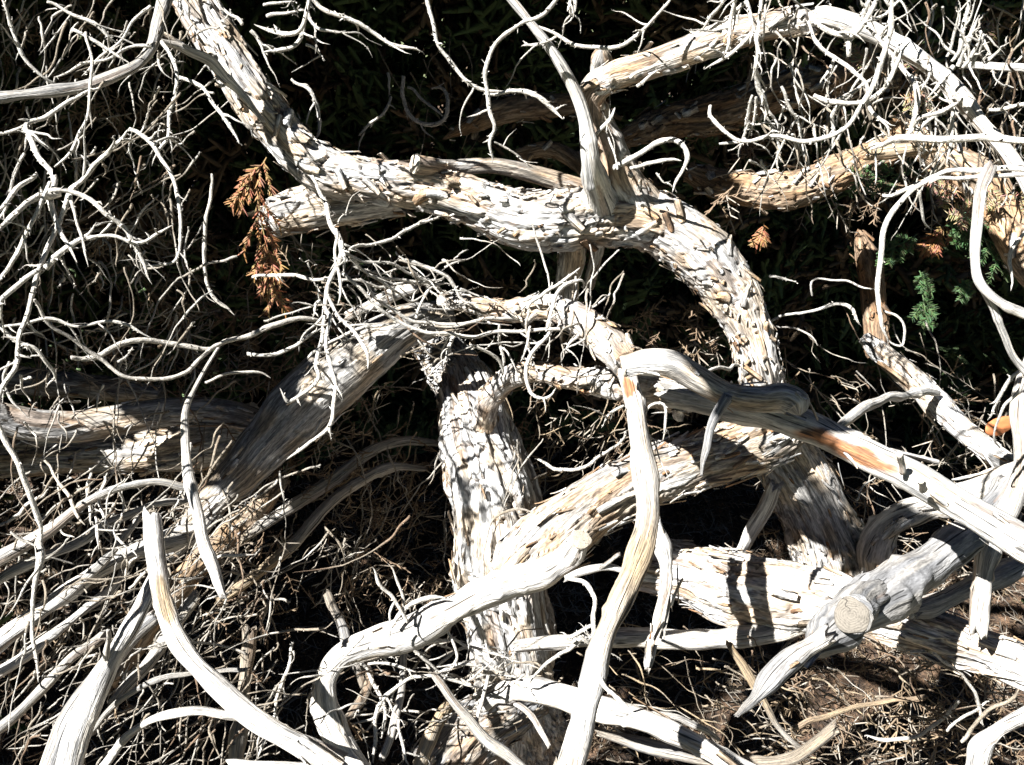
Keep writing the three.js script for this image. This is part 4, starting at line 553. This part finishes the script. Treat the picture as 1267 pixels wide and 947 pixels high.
// ---------------------------------------------------------------- dry litter, dead inner sprays and fine dead twigs
const groundY = (x, z) => 0.03 * noise(x * 3, 0.5, z * 3) + 0.012 * noise(x * 13, 2.5, z * 13);
{
  const bits = [sprayGeometry(81, DRY, { n: 6, len: 0.05, sub: 1, thick: 0.0013 }), sprayGeometry(82, [0.14, 0.095, 0.058], { n: 7, len: 0.05, sub: 1, thick: 0.0012 }), sprayGeometry(83, [0.24, 0.21, 0.17], { n: 5, len: 0.07, sub: 0, thick: 0.0013 })], mats = [[], [], []];
  for (let k = 0; k < 9000; k++) { const x = rr(-1.7, 1.7), z = rr(-2.4, -0.55); mats[k % 3].push(pose(new THREE.Vector3(x, groundY(x, z) + rr(0.0, 0.018), z), ball().multiply(new THREE.Vector3(1, 0.25, 1)).add(new THREE.Vector3(0.01, 0.02, 0)), rr(0.6, 1.3))); }
  const l = new THREE.Group(); l.name = 'litter'; l.userData = { label: 'brown dry scale litter and twig bits covering the soil', category: 'litter', kind: 'stuff' }; scene.add(l);
  bits.forEach((g, k) => instanced('litter', g, M.leaf, mats[k], l));
  // dead brown sprays caught in the tangle behind the limbs, [x0, y0, x1, y1, depth0, depth1, count, which]
  const caught = [[], [], []];
  for (const [x0, y0, x1, y1, d0, d1, n] of [[180, 280, 470, 620, 1.22, 1.5, 260], [0, 0, 230, 480, 1.1, 1.5, 260], [0, 640, 470, 947, 1.1, 1.4, 260], [880, 40, 1267, 260, 1.2, 1.5, 260], [420, 560, 580, 780, 1.35, 1.6, 130], [620, 480, 800, 640, 1.35, 1.6, 80], [780, 380, 920, 470, 1.2, 1.35, 60], [950, 800, 1267, 947, 1.15, 1.35, 150], [960, 450, 1267, 700, 1.35, 1.6, 100]])
    for (let k = 0; k < n; k++) { const p = at(rr(x0, x1), rr(y0, y1), rr(d0, d1)); if (p.y > 0.02 && !shades(p)) caught[Math.floor(R() * 3)].push(pose(p, ball().add(new THREE.Vector3(0, -0.4, 0)), rr(0.5, 1.1))); }
  const c = new THREE.Group(); c.name = 'dry_sprays'; c.userData = { label: 'brown dead scale sprays caught in the tangle of branches', category: 'dead foliage', kind: 'stuff' }; scene.add(c);
  bits.forEach((g, k) => instanced('spray', g, M.leaf, caught[k], c));
  // fine dead twigs in the same tangle
  const gs = [];
  for (const [x0, y0, x1, y1, d0, d1, n, ang, cl] of [[0, 0, 240, 420, 0.88, 1.12, 150, 1.9, 'twig'], [0, 600, 480, 960, 0.95, 1.4, 560, 2.3, 'ash'], [20, 620, 460, 950, 0.92, 1.05, 60, 2.2, 'twig'], [380, 300, 640, 430, 0.98, 1.1, 36, 0.3, 'twig'], [640, 340, 760, 470, 1.0, 1.08, 22, 2.2, 'twig'], [0, 420, 260, 640, 1.0, 1.25, 70, 1.9, 'twig'], [420, 560, 640, 960, 1.05, 1.45, 200, 1.9, 'ash'], [200, 380, 560, 620, 1.3, 1.6, 110, 2.6, 'straw'], [620, 480, 800, 640, 1.3, 1.6, 60, 2.2, 'straw'], [760, 790, 1267, 960, 1.1, 1.6, 170, 0.5, 'straw'], [940, 420, 1267, 720, 1.3, 1.6, 70, 0.9, 'ash'], [940, -10, 1267, 240, 0.84, 1.1, 170, 1.5, 'twig'], [440, 770, 660, 900, 1.0, 1.15, 40, 2.9, 'twig'], [240, 640, 460, 940, 1.05, 1.3, 90, 2.0, 'dim'], [0, 640, 470, 947, 1.0, 1.35, 150, 2.4], [0, 0, 230, 480, 1.05, 1.4, 70, 1.9], [420, 560, 580, 900, 1.3, 1.5, 40, 2.6], [920, 800, 1267, 947, 1.1, 1.3, 70, 0.4], [900, 40, 1267, 260, 1.05, 1.35, 60, 1.6], [960, 480, 1267, 700, 1.3, 1.5, 30, 0.9], [200, 260, 470, 480, 1.25, 1.45, 40, 2.6], [460, 60, 620, 200, 1.35, 1.5, 14, 1.4]])
    for (let k = 0; k < n; k++) {
      const x = rr(x0, x1), y = rr(y0, y1), d = rr(d0, d1), a = ang + rr(-0.8, 0.8), L = 20 + 75 * R() + (R() < 0.15 ? 90 : 0), b = rr(-0.7, 0.7), pts = [];
      for (let j = 0; j < 5; j++) { const t = j / 4 - 0.5, aa = a + b * t; pts.push({ p: at(x + Math.cos(aa) * L * t + rr(-3, 3), y + Math.sin(aa) * L * t + rr(-3, 3), d + rr(-0.02, 0.02)), r: rr(0.0007, 0.0017) * (1 - 0.14 * j) }); }
      if (pts.some(q => q.p.y < 0.01 || (cl !== 'twig' && (!cl || (x > 340 && x < 620)) && shades(q.p)))) continue;
      gs.push(stem(pts, 'T', { c: cl && R() < 0.65 ? cl : R() < 0.3 ? 'ash' : R() < 0.5 ? 'dim' : 'dark', c1: 'dim', sh: 1, tip1: 0.01, spikes: 0.7 }).geo);
    }
  const t = shadows(new THREE.Mesh(mergeGeometries(gs), M.twig)); t.name = 'fine_twigs'; t.userData = { label: 'mass of fine dead twigs filling gaps between the branches', category: 'twigs', kind: 'stuff' }; scene.add(t);
}
// ---------------------------------------------------------------- sprigs one can pick out
function sprig(name, label, category, px, py, d, dir, size, col, needles, group) {
  const base = at(px, py, d), q = rng(px * 7 + py), root = thing(name, label, category, base, group);
  const dv = RIGHT.clone().multiplyScalar(dir[0]).addScaledVector(UP, dir[1]).addScaledVector(BACK, dir[2] || 0).normalize();
  const sidev = new THREE.Vector3().crossVectors(dv, BACK).normalize(), up = new THREE.Vector3().crossVectors(sidev, dv).normalize();
  const along = (t, bend) => dv.clone().multiplyScalar(size * t).addScaledVector(sidev, bend * size * t * t);
  const acc = { p: [], c: [], i: [] }, bend = (q() - 0.5) * 0.4, cc = () => col.map(x => x * (0.7 + 0.6 * q()));
  for (let k = 0; k < 8; k++) tubeInto(acc, along(k / 8, bend), along((k + 1) / 8, bend), 0.0011, 0.001, cc());
  const add = (n, a) => { const m = shadows(new THREE.Mesh(accGeo(a), M.leaf)); m.name = n; root.add(m); };
  add('stem', acc);
  const nb = needles ? 7 : 12;
  for (let k = 0; k < nb; k++) {                       // each branchlet with its needles or scales
    const a = { p: [], c: [], i: [] }, t = 0.08 + 0.85 * k / nb, s = k % 2 ? 1 : -1, L = size * (0.5 - 0.28 * t) * (0.6 + 0.8 * q()), sp = needles ? 0.65 : 0.2 + 0.5 * q();
    let o = along(t, bend), bd = dv.clone().multiplyScalar(0.75).addScaledVector(sidev, s * sp).addScaledVector(up, (q() - 0.5) * (needles ? 0.5 : 1.1)).normalize();
    const m = needles ? 14 : 12, bs = new THREE.Vector3().crossVectors(bd, up).normalize();
    for (let j = 0; j < m; j++) {
      const e = o.clone().addScaledVector(bd, L / m); tubeInto(a, o, e, 0.0009, 0.0007, cc()); o = e;
      if (!needles) bd.addScaledVector(new THREE.Vector3(0, -1, 0), 0.05).add(new THREE.Vector3(q() - 0.5, q() - 0.5, q() - 0.5).multiplyScalar(0.16)).normalize();
      const fork = !needles && q() < 0.3;
      for (const w of [-1, 1]) { const nd = bd.clone().multiplyScalar(needles ? 0.5 : 1.3).addScaledVector(bs, w * (0.5 + 0.5 * q())).addScaledVector(up, (q() - 0.5) * 1.2).normalize(); tubeInto(a, o, o.clone().addScaledVector(nd, (needles ? 0.0075 : fork ? 0.013 : 0.0045) * (0.7 + 0.5 * q())), needles ? 0.0006 : 0.0012, 0.0003, cc()); }
    }
    add('branchlet', a);
  }
  return root;
}
const G2 = [0.05, 0.095, 0.032];
for (const [l, x, y, d, dir, s] of [
  ['bright green needle sprig showing beside the white forked branch', 1208, 268, 1.05, [0.35, -1], 0.085],
  ['small green needle sprig tucked left of the white forked branch', 1188, 255, 1.08, [0.1, -1], 0.05],
  ['green sprig peeping out under the blunt white twig', 1120, 214, 1.12, [-1, -0.15], 0.07],
  ['greyish green sprig behind the rusty dead sprig', 1135, 290, 1.2, [-0.8, -0.5], 0.06],
  ['little green sprig tip hanging lower in the black hollow', 1138, 335, 1.22, [0.3, -1], 0.035],
  ['lowest green sprig tip in the black hollow', 1142, 365, 1.22, [0.1, -1], 0.045],
  ['green sprig low behind the upright rough stick', 1190, 345, 1.2, [0.2, -1], 0.03],
]) sprig('green_sprig', l, 'sprig', x, y, d, dir, s, G2, true);
for (const [l, x, y, d, dir, s] of [
  ['rusty dead spray hanging longest beside the shaded thin twig', 318, 232, 1.06, [0.06, -1], 0.13],
  ['rusty dead spray drooping under the longest one', 322, 300, 1.08, [0.1, -1], 0.09],
  ['rusty brown spray bunched up against the brown-white limb stub', 330, 195, 1.12, [-0.6, -1], 0.085],
  ['orange-brown dead tuft alone in the black right of the arch', 945, 276, 1.3, [-0.1, -1], 0.035],
  ['rusty dead sprig among the green sprigs', 1172, 275, 1.16, [-0.6, -1], 0.05],
]) sprig('dried_sprig', l, 'dead sprig', x, y, d + 0.04, dir, s * 0.9, [0.20, 0.095, 0.038], false);
const TUFT = [0.26, 0.19, 0.115];
[[1225, 232], [1250, 240], [1212, 250], [1262, 262], [1238, 268], [1180, 215], [1150, 205], [1120, 60], [1150, 108], [1095, 30], [1040, 60], [1230, 22]].forEach(([x, y], k) => sprig('needle_tuft', 'straw-coloured dry needle tuft clinging to the limbs under the white twigs', 'needle tuft', x, y, 1.03 + 0.012 * (k % 7), [Math.sin(k * 2.1) * 0.8, -0.7 - 0.3 * Math.cos(k), 0.3], 0.024 + 0.01 * (k % 3), TUFT, true, 'dry needle tufts under the white twigs'));
// one fallen orange leaf
{
  const b = at(1236, 528, 1.12), g = new THREE.SphereGeometry(0.016, 20, 12); const p = g.attributes.position;
  for (let i = 0; i < p.count; i++) { const x = p.getX(i), y = p.getY(i), z = p.getZ(i); p.setXYZ(i, x * 1.35, y * 0.7 + 9 * x * x, z * 0.28 + 8 * x * x + 0.0015 * noise(x * 200, y * 200, 2)); }
  g.computeVertexNormals(); const n = p.count, c = new Float32Array(n * 3); for (let i = 0; i < n; i++) c.set([0.36, 0.12, 0.04].map(q => q * (0.9 + 0.2 * h2(i, 3, 3))), i * 3); g.setAttribute('color', new THREE.BufferAttribute(c, 3));
  const o = shadows(new THREE.Mesh(g, M.leaf)); o.name = 'fallen_leaf'; o.position.copy(b); o.rotation.set(-0.5, 0.2, 0.3); o.userData = { label: 'curled orange leaf caught beside the upright rough stick', category: 'leaf' }; scene.add(o);
}
renderer.render(scene, camera);
